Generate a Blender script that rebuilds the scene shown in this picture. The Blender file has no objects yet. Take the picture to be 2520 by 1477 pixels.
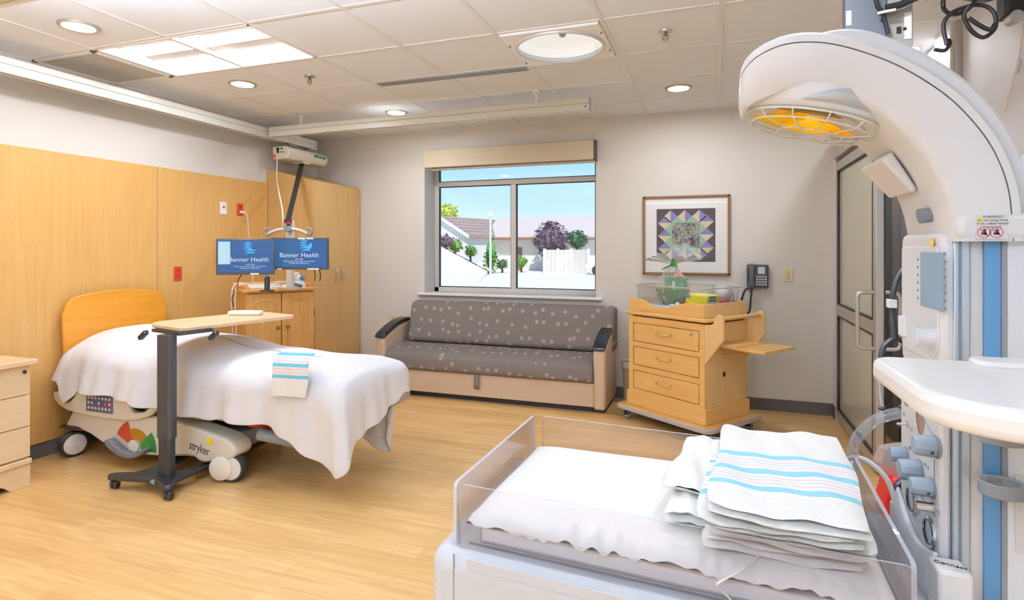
import bpy, bmesh, math, random
from mathutils import Vector, Matrix
random.seed(7)
PI = math.pi
sc = bpy.context.scene
COL = sc.collection

# ------------------------------------------------------------------ camera, sky, sun, exposure
TH = math.radians(19.39)
cam_d = bpy.data.cameras.new('camera')
cam = bpy.data.objects.new('camera', cam_d); COL.objects.link(cam)
cam.location = (0, 0, 1.37)
cam.rotation_euler = (PI/2, 0, TH)
cam_d.sensor_width = 36.0
cam_d.lens = 1412.0/2520.0*36.0
cam_d.shift_y = -125.5/2520.0
cam_d.clip_start = 0.02
cam_d.clip_end = 300
sc.camera = cam

world = bpy.data.worlds.new('sky'); sc.world = world; world.use_nodes = True
nt = world.node_tree
for n in list(nt.nodes): nt.nodes.remove(n)
wo = nt.nodes.new('ShaderNodeOutputWorld'); bg = nt.nodes.new('ShaderNodeBackground')
tc = nt.nodes.new('ShaderNodeTexCoord'); sx = nt.nodes.new('ShaderNodeSeparateXYZ'); cr = nt.nodes.new('ShaderNodeValToRGB')
nt.links.new(tc.outputs['Generated'], sx.inputs[0]); nt.links.new(sx.outputs['Z'], cr.inputs[0])
nt.links.new(cr.outputs[0], bg.inputs[0]); nt.links.new(bg.outputs[0], wo.inputs[0])
e = cr.color_ramp.elements
e[0].position = 0.0; e[0].color = (0.84, 0.93, 0.98, 1)
e[1].position = 0.6; e[1].color = (0.10, 0.28, 0.68, 1)
m_ = e.new(0.07); m_.color = (0.54, 0.78, 0.93, 1)
m_ = e.new(0.2); m_.color = (0.33, 0.62, 0.88, 1)
bg.inputs[1].default_value = 0.95

sun_d = bpy.data.lights.new('sun', 'SUN'); sun_d.energy = 3.3; sun_d.angle = 0.01; sun_d.color = (1.0, 0.96, 0.88)
sun = bpy.data.objects.new('sun', sun_d); COL.objects.link(sun)
sun.rotation_euler = Vector((-0.35, 0.75, -1.0)).to_track_quat('-Z', 'Y').to_euler()

sc.view_settings.view_transform = 'Standard'
sc.view_settings.look = 'None'
sc.view_settings.gamma = 1.0
sc.view_settings.use_curve_mapping = False
sc.view_settings.exposure = 0.46
sc.cycles.max_bounces = 10
sc.cycles.transparent_max_bounces = 16
sc.cycles.use_denoising = True
sc.cycles.sample_clamp_indirect = 6.0
sc.cycles.caustics_reflective = False
sc.cycles.caustics_refractive = False

FILL_UP, FILL_DOWN = 200.0, 34.0   # radiance of the fill lamps added out of view
TROFFER = 8.0      # radiance of the fluorescent lenses
DOWNL = 140.0       # radiance of the recessed downlights

# ------------------------------------------------------------------ helpers
F_, CX, HY, CAMZ = 1412.0, 1260.0, 613.0, 1.37
def px(x, y, X=None, Y=None, Z=None):
    "point of the plane X=, Y= or Z= that the photo shows at (x, y)"
    u = (x-CX)/F_; v = (HY-y)/F_
    d = Vector((-math.sin(TH)+u*math.cos(TH), math.cos(TH)+u*math.sin(TH), v))
    t = X/d.x if X is not None else (Y/d.y if Y is not None else (Z-CAMZ)/d.z)
    return Vector((d.x*t, d.y*t, CAMZ+d.z*t))
def pf(x, y, depth):
    u = (x-CX)/F_; v = (HY-y)/F_
    d = Vector((-math.sin(TH)+u*math.cos(TH), math.cos(TH)+u*math.sin(TH), v))
    return Vector((d.x*depth, d.y*depth, CAMZ+d.z*depth))

def srgb(r, g, b):
    f = lambda c: (c/255/12.92) if c/255 <= 0.04045 else ((c/255+0.055)/1.055)**2.4
    return (f(r), f(g), f(b), 1)

MATS = {}
def mat(name, col=(0.8, 0.8, 0.8, 1), rough=0.5, metal=0.0, spec=0.5, emit=None, estr=0.0, bump=0.0, bscale=60.0, coat=0.0):
    m = bpy.data.materials.new(name); m.use_nodes = True
    b = m.node_tree.nodes['Principled BSDF']
    b.inputs['Base Color'].default_value = col
    b.inputs['Roughness'].default_value = rough
    b.inputs['Metallic'].default_value = metal
    b.inputs['Specular IOR Level'].default_value = spec
    b.inputs['Coat Weight'].default_value = coat
    if emit:
        b.inputs['Emission Color'].default_value = emit; b.inputs['Emission Strength'].default_value = estr
    if bump > 0:
        t = m.node_tree
        tc = t.nodes.new('ShaderNodeTexCoord'); nz = t.nodes.new('ShaderNodeTexNoise'); bp = t.nodes.new('ShaderNodeBump')
        nz.inputs['Scale'].default_value = bscale; nz.inputs['Detail'].default_value = 4
        bp.inputs['Strength'].default_value = bump; bp.inputs['Distance'].default_value = 0.01
        t.links.new(tc.outputs['Object'], nz.inputs['Vector']); t.links.new(nz.outputs['Fac'], bp.inputs['Height'])
        t.links.new(bp.outputs[0], b.inputs['Normal'])
    MATS[name] = m
    return m

class NT:
    def __init__(s, m): s.t = m.node_tree; s.b = s.t.nodes['Principled BSDF']
    def n(s, typ, **k):
        x = s.t.nodes.new(typ)
        for a, v in k.items(): setattr(x, a, v)
        return x
    def l(s, a, b): s.t.links.new(a, b)

def wood(name, c1, c2, axis='z', stretch=14.0, scale=2.2, rough=0.35, fine=0.35, coat=0.0):
    "wood grain running along one object axis"
    m = mat(name, c1, rough, coat=coat); N = NT(m)
    tc = N.n('ShaderNodeTexCoord'); mp = N.n('ShaderNodeMapping')
    sc3 = [stretch]*3; sc3['xyz'.index(axis)] = 1.0
    mp.inputs['Scale'].default_value = sc3
    n1 = N.n('ShaderNodeTexNoise'); n1.inputs['Scale'].default_value = scale; n1.inputs['Detail'].default_value = 5; n1.inputs['Distortion'].default_value = 0.6
    n2 = N.n('ShaderNodeTexNoise'); n2.inputs['Scale'].default_value = scale*9; n2.inputs['Detail'].default_value = 3
    mx = N.n('ShaderNodeMix'); mx.data_type = 'FLOAT'; mx.inputs[0].default_value = fine
    rp = N.n('ShaderNodeValToRGB'); rp.color_ramp.elements[0].position = 0.35; rp.color_ramp.elements[1].position = 0.68
    rp.color_ramp.elements[0].color = c2; rp.color_ramp.elements[1].color = c1
    N.l(tc.outputs['Object'], mp.inputs[0]); N.l(mp.outputs[0], n1.inputs['Vector']); N.l(mp.outputs[0], n2.inputs['Vector'])
    N.l(n1.outputs['Fac'], mx.inputs[2]); N.l(n2.outputs['Fac'], mx.inputs[3]); N.l(mx.outputs[0], rp.inputs[0])
    N.l(rp.outputs[0], N.b.inputs['Base Color'])
    return m

def clear(name, tint=(1, 1, 1, 1), gloss=0.06, rough=0.0, haze=0.0, hazecol=(0.9, 0.9, 0.95, 1), fres=0.6):
    "thin clear sheet: straight-through transparency, a Fresnel gloss and an optional milky share"
    m = bpy.data.materials.new(name); m.use_nodes = True; t = m.node_tree
    for n in list(t.nodes): t.nodes.remove(n)
    o = t.nodes.new('ShaderNodeOutputMaterial'); tr = t.nodes.new('ShaderNodeBsdfTransparent'); gl = t.nodes.new('ShaderNodeBsdfGlossy')
    lw = t.nodes.new('ShaderNodeLayerWeight'); lw.inputs[0].default_value = 0.25
    mu = t.nodes.new('ShaderNodeMath'); mu.operation = 'MULTIPLY_ADD'; mu.inputs[1].default_value = fres; mu.inputs[2].default_value = gloss
    mx = t.nodes.new('ShaderNodeMixShader')
    tr.inputs[0].default_value = tint; gl.inputs['Roughness'].default_value = rough
    t.links.new(lw.outputs['Fresnel'], mu.inputs[0]); t.links.new(mu.outputs[0], mx.inputs[0])
    t.links.new(tr.outputs[0], mx.inputs[1]); t.links.new(gl.outputs[0], mx.inputs[2])
    out = mx.outputs[0]
    if haze > 0:
        df = t.nodes.new('ShaderNodeBsdfDiffuse'); df.inputs[0].default_value = hazecol
        m2 = t.nodes.new('ShaderNodeMixShader'); m2.inputs[0].default_value = haze
        t.links.new(out, m2.inputs[1]); t.links.new(df.outputs[0], m2.inputs[2]); out = m2.outputs[0]
    t.links.new(out, o.inputs[0])
    MATS[name] = m
    return m

def spline(pts, k=6, closed=False):
    "Catmull-Rom through pts"
    pts = [Vector(p) for p in pts]; n = len(pts); out = []
    rng = range(n) if closed else range(n-1)
    for i in rng:
        g = (lambda j: pts[j % n]) if closed else (lambda j: pts[max(0, min(n-1, j))])
        p0, p1, p2, p3 = g(i-1), g(i), g(i+1), g(i+2)
        for j in range(k):
            t = j/k
            out.append(0.5*((2*p1)+(p2-p0)*t+(2*p0-5*p1+4*p2-p3)*t*t+(3*p1-p0-3*p2+p3)*t**3))
    if not closed: out.append(pts[-1])
    return out

def interp(x, tab):
    if x <= tab[0][0]: return tab[0][1]
    for (a, va), (b, vb) in zip(tab, tab[1:]):
        if x <= b: return va+(vb-va)*(x-a)/(b-a)
    return tab[-1][1]

ROOTM = {}
class MB:
    def __init__(s): s.v = []; s.f = []; s.m = []
    def add(s, verts, faces, mi=0):
        o = len(s.v); s.v += [Vector(p) for p in verts]; s.f += [tuple(o+i for i in f) for f in faces]; s.m += [mi]*len(faces); return s
    def box(s, x0, y0, z0, x1, y1, z1, mi=0):
        return s.add([(x0,y0,z0),(x1,y0,z0),(x1,y1,z0),(x0,y1,z0),(x0,y0,z1),(x1,y0,z1),(x1,y1,z1),(x0,y1,z1)],
                     [(0,3,2,1),(4,5,6,7),(0,1,5,4),(1,2,6,5),(2,3,7,6),(3,0,4,7)], mi)
    def obox(s, M, sx, sy, sz, mi=0):
        hx, hy, hz = sx/2, sy/2, sz/2
        v = [M @ Vector(p) for p in [(-hx,-hy,-hz),(hx,-hy,-hz),(hx,hy,-hz),(-hx,hy,-hz),(-hx,-hy,hz),(hx,-hy,hz),(hx,hy,hz),(-hx,hy,hz)]]
        return s.add(v, [(0,3,2,1),(4,5,6,7),(0,1,5,4),(1,2,6,5),(2,3,7,6),(3,0,4,7)], mi)
    def hexa(s, v, mi=0):
        return s.add(v, [(0,3,2,1),(4,5,6,7),(0,1,5,4),(1,2,6,5),(2,3,7,6),(3,0,4,7)], mi)
    def prism(s, poly, lo, hi, axis='y', mi=0):
        def P(a, b, c): return {'y': (a, c, b), 'x': (c, a, b), 'z': (a, b, c)}[axis]
        n = len(poly)
        v = [P(a, b, lo) for a, b in poly]+[P(a, b, hi) for a, b in poly]
        f = [tuple(range(n))[::-1], tuple(range(n, 2*n))]+[(i, (i+1) % n, n+(i+1) % n, n+i) for i in range(n)]
        return s.add(v, f, mi)
    def loft(s, rings, mi=0, caps=True, closed=True):
        n = len(rings[0]); v = [p for r in rings for p in r]; f = []
        for i in range(len(rings)-1):
            for j in range(n if closed else n-1):
                a, b = i*n+j, i*n+(j+1) % n
                f.append((a, b, b+n, a+n))
        if caps and closed: f += [tuple(range(n))[::-1], tuple(range((len(rings)-1)*n, len(rings)*n))]
        return s.add(v, f, mi)
    def tube(s, pts, r, n=10, mi=0, closed=False, caps=True):
        pts = [Vector(p) for p in pts]; N = len(pts); rings = []; up = None
        for i, p in enumerate(pts):
            a = pts[(i-1) % N] if closed else pts[max(0, i-1)]
            b = pts[(i+1) % N] if closed else pts[min(N-1, i+1)]
            t = (b-a); t = t.normalized() if t.length > 1e-9 else Vector((0, 0, 1))
            if up is None: up = Vector((0, 0, 1)) if abs(t.z) < 0.9 else Vector((1, 0, 0))
            x = up-t*up.dot(t)
            if x.length < 1e-6: x = t.orthogonal()
            x.normalize(); y = t.cross(x); up = x
            rr = r[i] if isinstance(r, (list, tuple)) else r
            rings.append([p+(x*math.cos(2*PI*k/n)+y*math.sin(2*PI*k/n))*rr for k in range(n)])
        if closed: rings.append(rings[0])
        return s.loft(rings, mi, caps and not closed)
    def cyl(s, p0, p1, r0, r1=None, n=20, mi=0):
        return s.tube([p0, p1], [r0, r0 if r1 is None else r1], n, mi)
    def lathe(s, prof, M=None, n=32, mi=0, caps=False):
        M = M or Matrix()
        rings = [[M @ Vector((r*math.cos(2*PI*k/n), r*math.sin(2*PI*k/n), h)) for k in range(n)] for r, h in prof]
        return s.loft(rings, mi, caps)
    def ball(s, c, r, n=14, mi=0):
        r = (r, r, r) if not isinstance(r, (tuple, list)) else r
        M = Matrix.Translation(Vector(c)) @ Matrix.Diagonal((r[0], r[1], r[2], 1))
        k = max(6, n//2)
        return s.lathe([(max(1e-4, math.sin(PI*i/k)), -math.cos(PI*i/k)) for i in range(k+1)], M, n, mi)
    def grid(s, fn, nu, nv, mi=0, wrapu=False):
        v = [fn(i/nu, j/nv) for i in range(nu+1) for j in range(nv+1)]
        f = [(i*(nv+1)+j, (i+1)*(nv+1)+j, (i+1)*(nv+1)+j+1, i*(nv+1)+j+1) for i in range(nu) for j in range(nv)]
        return s.add(v, f, mi)
    def build(s, name, mats, parent=None, world=False, bevel=0.0, seg=2, sub=0, solid=0.0, angle=35, weld=False, label=None):
        me = bpy.data.meshes.new(name)
        vs = s.v
        if world and parent is not None:
            inv = ROOTM[parent.name].inverted(); vs = [inv @ p for p in vs]
        bm = bmesh.new()
        bv = [bm.verts.new(p) for p in vs]
        for f, mi in zip(s.f, s.m):
            try:
                nf = bm.faces.new([bv[i] for i in f]); nf.material_index = mi; nf.smooth = True
            except ValueError: pass
        if weld: bmesh.ops.remove_doubles(bm, verts=bm.verts, dist=1e-5)
        bmesh.ops.recalc_face_normals(bm, faces=bm.faces)
        bm.to_mesh(me); bm.free()
        me.set_sharp_from_angle(angle=math.radians(angle))
        o = bpy.data.objects.new(name, me); COL.objects.link(o)
        for m in (mats if isinstance(mats, (list, tuple)) else [mats]):
            me.materials.append(MATS[m] if isinstance(m, str) else m)
        if solid:
            md = o.modifiers.new('solid', 'SOLIDIFY'); md.thickness = solid; md.offset = 0
        if bevel > 0:
            md = o.modifiers.new('bevel', 'BEVEL'); md.width = bevel; md.segments = seg; md.limit_method = 'ANGLE'; md.angle_limit = math.radians(40)
        if sub:
            md = o.modifiers.new('sub', 'SUBSURF'); md.levels = sub; md.render_levels = sub
        if parent is not None:
            o.parent = parent; ROOTM[o.name] = ROOTM[parent.name]
        else: ROOTM[o.name] = Matrix()
        if label: o['label'] = label
        return o
def B(x0, y0, z0, x1, y1, z1): return MB().box(x0, y0, z0, x1, y1, z1)

def tag(o, label, cat, group=None, kind=None):
    o['label'] = label; o['category'] = cat
    if group: o['group'] = group
    if kind: o['kind'] = kind
    return o
def thing(name, label, cat, loc, rz=0.0, group=None):
    o = bpy.data.objects.new(name, None); COL.objects.link(o)
    o.location = loc; o.rotation_euler = (0, 0, rz); o.empty_display_size = 0.1
    ROOTM[o.name] = Matrix.Translation(Vector(loc)) @ Matrix.Rotation(rz, 4, 'Z')
    return tag(o, label, cat, group)
def struct(o): o['kind'] = 'structure'; return o
def copy_thing(src, loc, rz=None, label=None):
    r = src.copy(); COL.objects.link(r); r.location = loc
    if rz is not None: r.rotation_euler = (0, 0, rz)
    if label: r['label'] = label
    for ch in src.children:
        c = ch.copy(); COL.objects.link(c); c.parent = r
        for g in ch.children:
            d = g.copy(); COL.objects.link(d); d.parent = c
    return r
def text(name, body, size, M, material, parent=None, align='CENTER', extrude=0.0004, sx=1.0, spacing=1.0):
    "flat lettering as a mesh; M places the text plane (x right, y up, z out) in the world"
    cu = bpy.data.curves.new(name, 'FONT'); cu.body = body; cu.size = size; cu.align_x = align; cu.align_y = 'CENTER'
    cu.extrude = extrude; cu.space_line = 1.0; cu.space_character = spacing; cu.resolution_u = 3
    tmp = bpy.data.objects.new('tmp', cu)
    me = bpy.data.meshes.new_from_object(tmp)
    bpy.data.objects.remove(tmp); bpy.data.curves.remove(cu)
    me.name = name; me.materials.clear(); me.materials.append(MATS[material])
    o = bpy.data.objects.new(name, me); COL.objects.link(o)
    M = M @ Matrix.Diagonal((sx, 1, 1, 1))
    if parent is not None:
        me.transform(ROOTM[parent.name].inverted() @ M); o.parent = parent; ROOTM[o.name] = ROOTM[parent.name]
    else: me.transform(M); ROOTM[o.name] = Matrix()
    return o
def frame(o, xd, yd):
    xd = Vector(xd).normalized(); yd = Vector(yd); yd = (yd-xd*yd.dot(xd)).normalized(); zd = xd.cross(yd)
    M = Matrix((xd, yd, zd)).transposed().to_4x4(); M.translation = Vector(o); return M

# ------------------------------------------------------------------ materials
mat('wall_paint', srgb(224, 218, 210), 0.6, spec=0.25, bump=0.05, bscale=220)
mat('wall_right_paint', srgb(218, 219, 224), 0.6, spec=0.25)
mat('tile', srgb(239, 243, 248), 0.9, spec=0.1, bump=0.25, bscale=500)
mat('tgrid', srgb(232, 229, 225), 0.4)
mat('baseboard', srgb(96, 92, 90), 0.5)
mat('white_plastic', srgb(243, 240, 234), 0.35)
mat('warm_white', srgb(226, 224, 222), 0.38)
mat('cool_white', srgb(230, 232, 234), 0.35)
mat('cream', srgb(234, 228, 212), 0.4)
mat('ivory', srgb(226, 212, 166), 0.45)
mat('black_plastic', srgb(38, 37, 38), 0.4)
mat('black_metal', srgb(50, 49, 50), 0.38, spec=0.6)
mat('rubber', srgb(40, 40, 42), 0.6)
mat('dark', srgb(30, 30, 34), 0.5)
mat('grey_plastic', srgb(140, 143, 146), 0.4)
mat('mid_grey', srgb(116, 120, 126), 0.4)
mat('knob_blue', srgb(154, 170, 182), 0.35)
mat('rail_blue', srgb(96, 148, 188), 0.4)
mat('steel_post', srgb(190, 202, 210), 0.3, metal=0.35)
mat('alu', srgb(214, 210, 202), 0.4, metal=0.15)
mat('rail_white', srgb(230, 229, 220), 0.35, metal=0.1)
mat('chrome', (0.8, 0.8, 0.82, 1), 0.12, metal=1.0)
mat('brushed', srgb(200, 198, 196), 0.32, metal=0.7)
mat('door_metal', srgb(184, 175, 166), 0.4, metal=0.3)
mat('door_dark', srgb(150, 140, 134), 0.4, metal=0.4)
mat('brass', srgb(230, 200, 120), 0.25, metal=0.9)
mat('bronze', srgb(150, 125, 80), 0.35, metal=0.9)
mat('gold', srgb(250, 186, 20), 0.2, metal=0.75, emit=srgb(255, 170, 0), estr=0.12)  # weak orange glow put into the metal; the reflector is no lamp
mat('grille_grey', srgb(200, 197, 190), 0.6)
mat('red', srgb(200, 30, 30), 0.4)
mat('red_outlet', srgb(214, 66, 40), 0.4)
mat('orange', srgb(220, 90, 20), 0.4)
mat('pedal_red', srgb(176, 62, 38), 0.5)
mat('pedal_amber', srgb(168, 118, 20), 0.5)
mat('pedal_green', srgb(40, 120, 50), 0.5)
mat('deck_white', srgb(204, 204, 205), 0.4)
mat('sticker_yellow', srgb(240, 220, 20), 0.5)
mat('paper', srgb(238, 238, 238), 0.7)
mat('label_grey', srgb(218, 216, 212), 0.6)
mat('ink', srgb(40, 40, 46), 0.6)
mat('pink_ink', srgb(206, 86, 110), 0.6)
mat('navy', srgb(92, 92, 118), 0.4)
mat('lens_white', srgb(250, 248, 240), 0.4, emit=(0.90, 0.97, 1.07, 1), estr=TROFFER)
mat('fill_up', srgb(250, 250, 250), 0.4, emit=(0.80, 0.945, 1.18, 1), estr=FILL_UP)
mat('fill_down', srgb(250, 250, 250), 0.4, emit=(0.80, 0.95, 1.18, 1), estr=FILL_DOWN)
mat('lens_soft', srgb(190, 178, 166), 0.5)
mat('downlight_lens', srgb(250, 248, 240), 0.4, emit=(0.92, 0.975, 1.06, 1), estr=DOWNL)
mat('screen_frame', srgb(58, 62, 70), 0.4)
mat('linen', srgb(232, 232, 236), 0.85, spec=0.15, bump=0.7, bscale=9)
mat('linen_warm', srgb(238, 236, 230), 0.9, spec=0.1, bump=0.4, bscale=26)
mat('vinyl_beige', srgb(212, 188, 162), 0.55, bump=0.05, bscale=300)
mat('strap_grey', srgb(132, 122, 112), 0.8)
mat('arm_black', srgb(30, 31, 36), 0.3)
mat('frame_brown', srgb(140, 98, 56), 0.45)
mat('mount_white', srgb(248, 247, 244), 0.7)
mat('phone_grey', srgb(92, 92, 94), 0.4)
mat('phone_dark', srgb(66, 67, 72), 0.4)
mat('green_box', srgb(58, 150, 96), 0.6)
mat('green_ribbon', srgb(70, 150, 70), 0.4)
mat('peach', srgb(240, 190, 140), 0.7)
mat('yellow_pack', srgb(246, 226, 20), 0.35)
mat('blue_print', srgb(30, 130, 190), 0.4)
mat('pink_plush', srgb(222, 60, 110), 0.8)
mat('bin', srgb(190, 168, 140), 0.7)
mat('amber_glass', srgb(150, 120, 100), 0.2)
mat('teal', srgb(150, 205, 213), 0.85)
mat('frost_side', srgb(232, 230, 227), 0.3)
mat('lavender_edge', srgb(206, 208, 240), 0.15)
clear('pane_glass', (0.96, 0.98, 1.0, 1), 0.03)
clear('acrylic', (0.985, 0.975, 0.99, 1), 0.025, haze=0.03, hazecol=(0.9, 0.9, 0.97, 1))
clear('clear_tub', (0.97, 0.97, 0.96, 1), 0.06, haze=0.05)
clear('cellophane', (0.98, 0.99, 0.99, 1), 0.08, 0.08, haze=0.11, hazecol=(0.93, 0.97, 0.97, 1))
clear('bag_film', (0.95, 0.94, 0.94, 1), 0.08, 0.1, haze=0.28, hazecol=(0.88, 0.86, 0.86, 1))
clear('hose_clear', (0.95, 0.97, 0.99, 1), 0.08, 0.05, haze=0.13, hazecol=(0.86, 0.90, 0.95, 1))
clear('picture_glass', (1, 1, 1, 1), 0.01, fres=0.12)
wood('wood_panel', srgb(226, 181, 112), srgb(214, 164, 92), 'z', 16, 2.0, 0.38, 0.4)
wood('wood_wardrobe', srgb(222, 182, 122), srgb(210, 166, 102), 'z', 18, 2.0, 0.4, 0.45)
wood('wood_oak', srgb(226, 172, 98), srgb(206, 146, 72), 'z', 14, 2.6, 0.4, 0.5)
wood('wood_oak_h', srgb(232, 180, 104), srgb(214, 156, 80), 'x', 14, 2.6, 0.4, 0.5)
wood('wood_maple_h', srgb(238, 214, 178), srgb(230, 198, 154), 'y', 12, 2.4, 0.4, 0.4)
wood('wood_maple_top', srgb(238, 206, 168), srgb(230, 192, 150), 'y', 10, 2.0, 0.35, 0.4)
wood('wood_birch_h', srgb(238, 194, 124), srgb(228, 176, 100), 'x', 9, 3.0, 0.38, 0.3)
wood('wood_birch_v', srgb(238, 202, 146), srgb(228, 186, 124), 'z', 12, 3.0, 0.4, 0.4)
wood('wood_headboard', srgb(236, 166, 62), srgb(224, 148, 44), 'y', 12, 2.0, 0.35, 0.4)
wood('cedar', srgb(236, 226, 212), srgb(222, 208, 190), 'z', 10, 1.0, 0.7, 0.4)
mat('stucco', srgb(238, 232, 222), 0.9)
mat('stucco_tan', srgb(196, 180, 160), 0.9)
mat('roof_tan', srgb(206, 190, 182), 0.9)
mat('fascia', srgb(150, 110, 92), 0.8)
mat('concrete', srgb(236, 234, 230), 0.95)
mat('earth', srgb(150, 126, 110), 0.95)
mat('lamp_post', srgb(205, 215, 220), 0.5)
mat('leaf_green', srgb(112, 162, 72), 0.8)
mat('leaf_dark', srgb(84, 128, 86), 0.8)
mat('leaf_purple', srgb(128, 106, 116), 0.8)
mat('leaf_lime', srgb(206, 214, 90), 0.8)
mat('bark', srgb(104, 84, 70), 0.9)

def floor_material():
    m = mat('wood_floor', srgb(236, 198, 138), 0.3, spec=0.45); N = NT(m)
    tc = N.n('ShaderNodeTexCoord')
    br = N.n('ShaderNodeTexBrick'); br.offset = 0.37; br.offset_frequency = 2
    br.inputs['Scale'].default_value = 1.0; br.inputs['Brick Width'].default_value = 1.25; br.inputs['Row Height'].default_value = 0.098
    br.inputs['Mortar Size'].default_value = 0.0009; br.inputs['Mortar Smooth'].default_value = 0.3; br.inputs['Bias'].default_value = 0.0
    br.inputs['Color1'].default_value = srgb(221, 176, 112); br.inputs['Color2'].default_value = srgb(235, 193, 132); br.inputs['Mortar'].default_value = srgb(198, 150, 92)
    mp = N.n('ShaderNodeMapping'); mp.inputs['Scale'].default_value = (1, 14, 1)
    n1 = N.n('ShaderNodeTexNoise'); n1.inputs['Scale'].default_value = 2.4; n1.inputs['Detail'].default_value = 6; n1.inputs['Distortion'].default_value = 0.9
    rp = N.n('ShaderNodeValToRGB'); rp.color_ramp.elements[0].position = 0.3; rp.color_ramp.elements[1].position = 0.7
    rp.color_ramp.elements[0].color = (0.74, 0.68, 0.60, 1); rp.color_ramp.elements[1].color = (1.06, 1.06, 1.04, 1)
    mx = N.n('ShaderNodeMix'); mx.data_type = 'RGBA'; mx.blend_type = 'MULTIPLY'; mx.inputs[0].default_value = 0.75
    N.l(tc.outputs['Object'], br.inputs['Vector']); N.l(tc.outputs['Object'], mp.inputs[0]); N.l(mp.outputs[0], n1.inputs['Vector'])
    N.l(n1.outputs['Fac'], rp.inputs[0]); N.l(br.outputs['Color'], mx.inputs[6]); N.l(rp.outputs[0], mx.inputs[7])
    N.l(mx.outputs[2], N.b.inputs['Base Color'])
floor_material()

def sofa_fabric(name, comps):
    "taupe upholstery woven with little pale ring blossoms"
    m = mat(name, srgb(124, 113, 104), 0.85, spec=0.2, bump=0.08, bscale=500); N = NT(m)
    tc = N.n('ShaderNodeTexCoord'); sp = N.n('ShaderNodeSeparateXYZ'); cb = N.n('ShaderNodeCombineXYZ')
    N.l(tc.outputs['Object'], sp.inputs[0])
    N.l(sp.outputs[0], cb.inputs[0])
    if comps == (0, 1):     # the seat pattern runs on over the front edge
        ad = N.n('ShaderNodeMath'); ad.operation = 'SUBTRACT'
        N.l(sp.outputs[1], ad.inputs[0]); N.l(sp.outputs[2], ad.inputs[1]); N.l(ad.outputs[0], cb.inputs[1])
    else: N.l(sp.outputs[2], cb.inputs[1])
    vo = N.n('ShaderNodeTexVoronoi'); vo.voronoi_dimensions = '2D'; vo.inputs['Scale'].default_value = 9.5; vo.inputs['Randomness'].default_value = 0.75
    N.l(cb.outputs[0], vo.inputs['Vector'])
    rp = N.n('ShaderNodeValToRGB'); rp.color_ramp.interpolation = 'LINEAR'
    base, pk = srgb(124, 114, 105), srgb(184, 160, 150)
    el = rp.color_ramp.elements
    el[0].position = 0.0; el[0].color = srgb(148, 130, 120); el[1].position = 0.2; el[1].color = base
    for p, c in [(0.05, srgb(148, 130, 120)), (0.08, pk), (0.14, pk), (0.17, base)]:
        q = el.new(p); q.color = c
    nz = N.n('ShaderNodeTexNoise'); nz.inputs['Scale'].default_value = 160; nz.inputs['Detail'].default_value = 2
    N.l(tc.outputs['Object'], nz.inputs['Vector'])
    r2 = N.n('ShaderNodeValToRGB'); r2.color_ramp.elements[0].position = 0.35; r2.color_ramp.elements[1].position = 0.65
    r2.color_ramp.elements[0].color = (0.82, 0.82, 0.82, 1); r2.color_ramp.elements[1].color = (1.1, 1.1, 1.1, 1)
    mx = N.n('ShaderNodeMix'); mx.data_type = 'RGBA'; mx.blend_type = 'MULTIPLY'; mx.inputs[0].default_value = 0.7
    N.l(vo.outputs['Distance'], rp.inputs[0]); N.l(nz.outputs['Fac'], r2.inputs[0])
    N.l(rp.outputs[0], mx.inputs[6]); N.l(r2.outputs[0], mx.inputs[7]); N.l(mx.outputs[2], N.b.inputs['Base Color'])
sofa_fabric('sofa_seat_fabric', (0, 1)); sofa_fabric('sofa_back_fabric', (0, 2))

def striped(name, L, bands):
    "white cotton with woven stripes across its own y axis (y from 0 to L)"
    m = mat(name, srgb(237, 235, 229), 0.95, spec=0.08, bump=0.35, bscale=90); N = NT(m)
    tc = N.n('ShaderNodeTexCoord'); sp = N.n('ShaderNodeSeparateXYZ'); dv = N.n('ShaderNodeMath'); dv.operation = 'DIVIDE'; dv.inputs[1].default_value = L
    N.l(tc.outputs['Object'], sp.inputs[0]); N.l(sp.outputs['Y'], dv.inputs[0])
    rp = N.n('ShaderNodeValToRGB'); rp.color_ramp.interpolation = 'CONSTANT'
    white = srgb(237, 235, 229); el = rp.color_ramp.elements
    el[0].position = 0; el[0].color = white; el[1].position = 0.999; el[1].color = white
    for p, w, c in bands:
        q = el.new(p-w/2); q.color = c
        q = el.new(p+w/2); q.color = white
    N.l(dv.outputs[0], rp.inputs[0]); N.l(rp.outputs[0], N.b.inputs['Base Color'])
TL, PK, LB = srgb(150, 206, 216), srgb(246, 208, 216), srgb(186, 218, 226)
striped('blanket_cloth', 0.455, [(0.24, .05, TL), (.295, .012, PK), (.325, .008, LB), (.355, .012, PK), (0.41, .05, TL), (.465, .012, PK), (.495, .008, LB), (.525, .012, PK), (0.58, .045, TL)])
striped('bed_towel_cloth', 0.3, [(0.40, .07, srgb(120, 195, 215)), (.48, .02, PK), (.56, .02, PK), (0.64, .07, srgb(120, 195, 215)), (.72, .02, PK), (.78, .02, PK), (0.86, .06, srgb(120, 195, 215))])

def shingle():
    m = mat('shingle', srgb(164, 134, 120), 0.9); N = NT(m)
    tc = N.n('ShaderNodeTexCoord'); wv = N.n('ShaderNodeTexWave'); wv.inputs['Scale'].default_value = 1.2; wv.inputs['Distortion'].default_value = 2.5; wv.bands_direction = 'Z'
    rp = N.n('ShaderNodeValToRGB'); rp.color_ramp.elements[0].color = srgb(140, 124, 118); rp.color_ramp.elements[1].color = srgb(182, 154, 140)
    N.l(tc.outputs['Object'], wv.inputs['Vector']); N.l(wv.outputs['Fac'], rp.inputs[0]); N.l(rp.outputs[0], N.b.inputs['Base Color'])
shingle()

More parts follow.
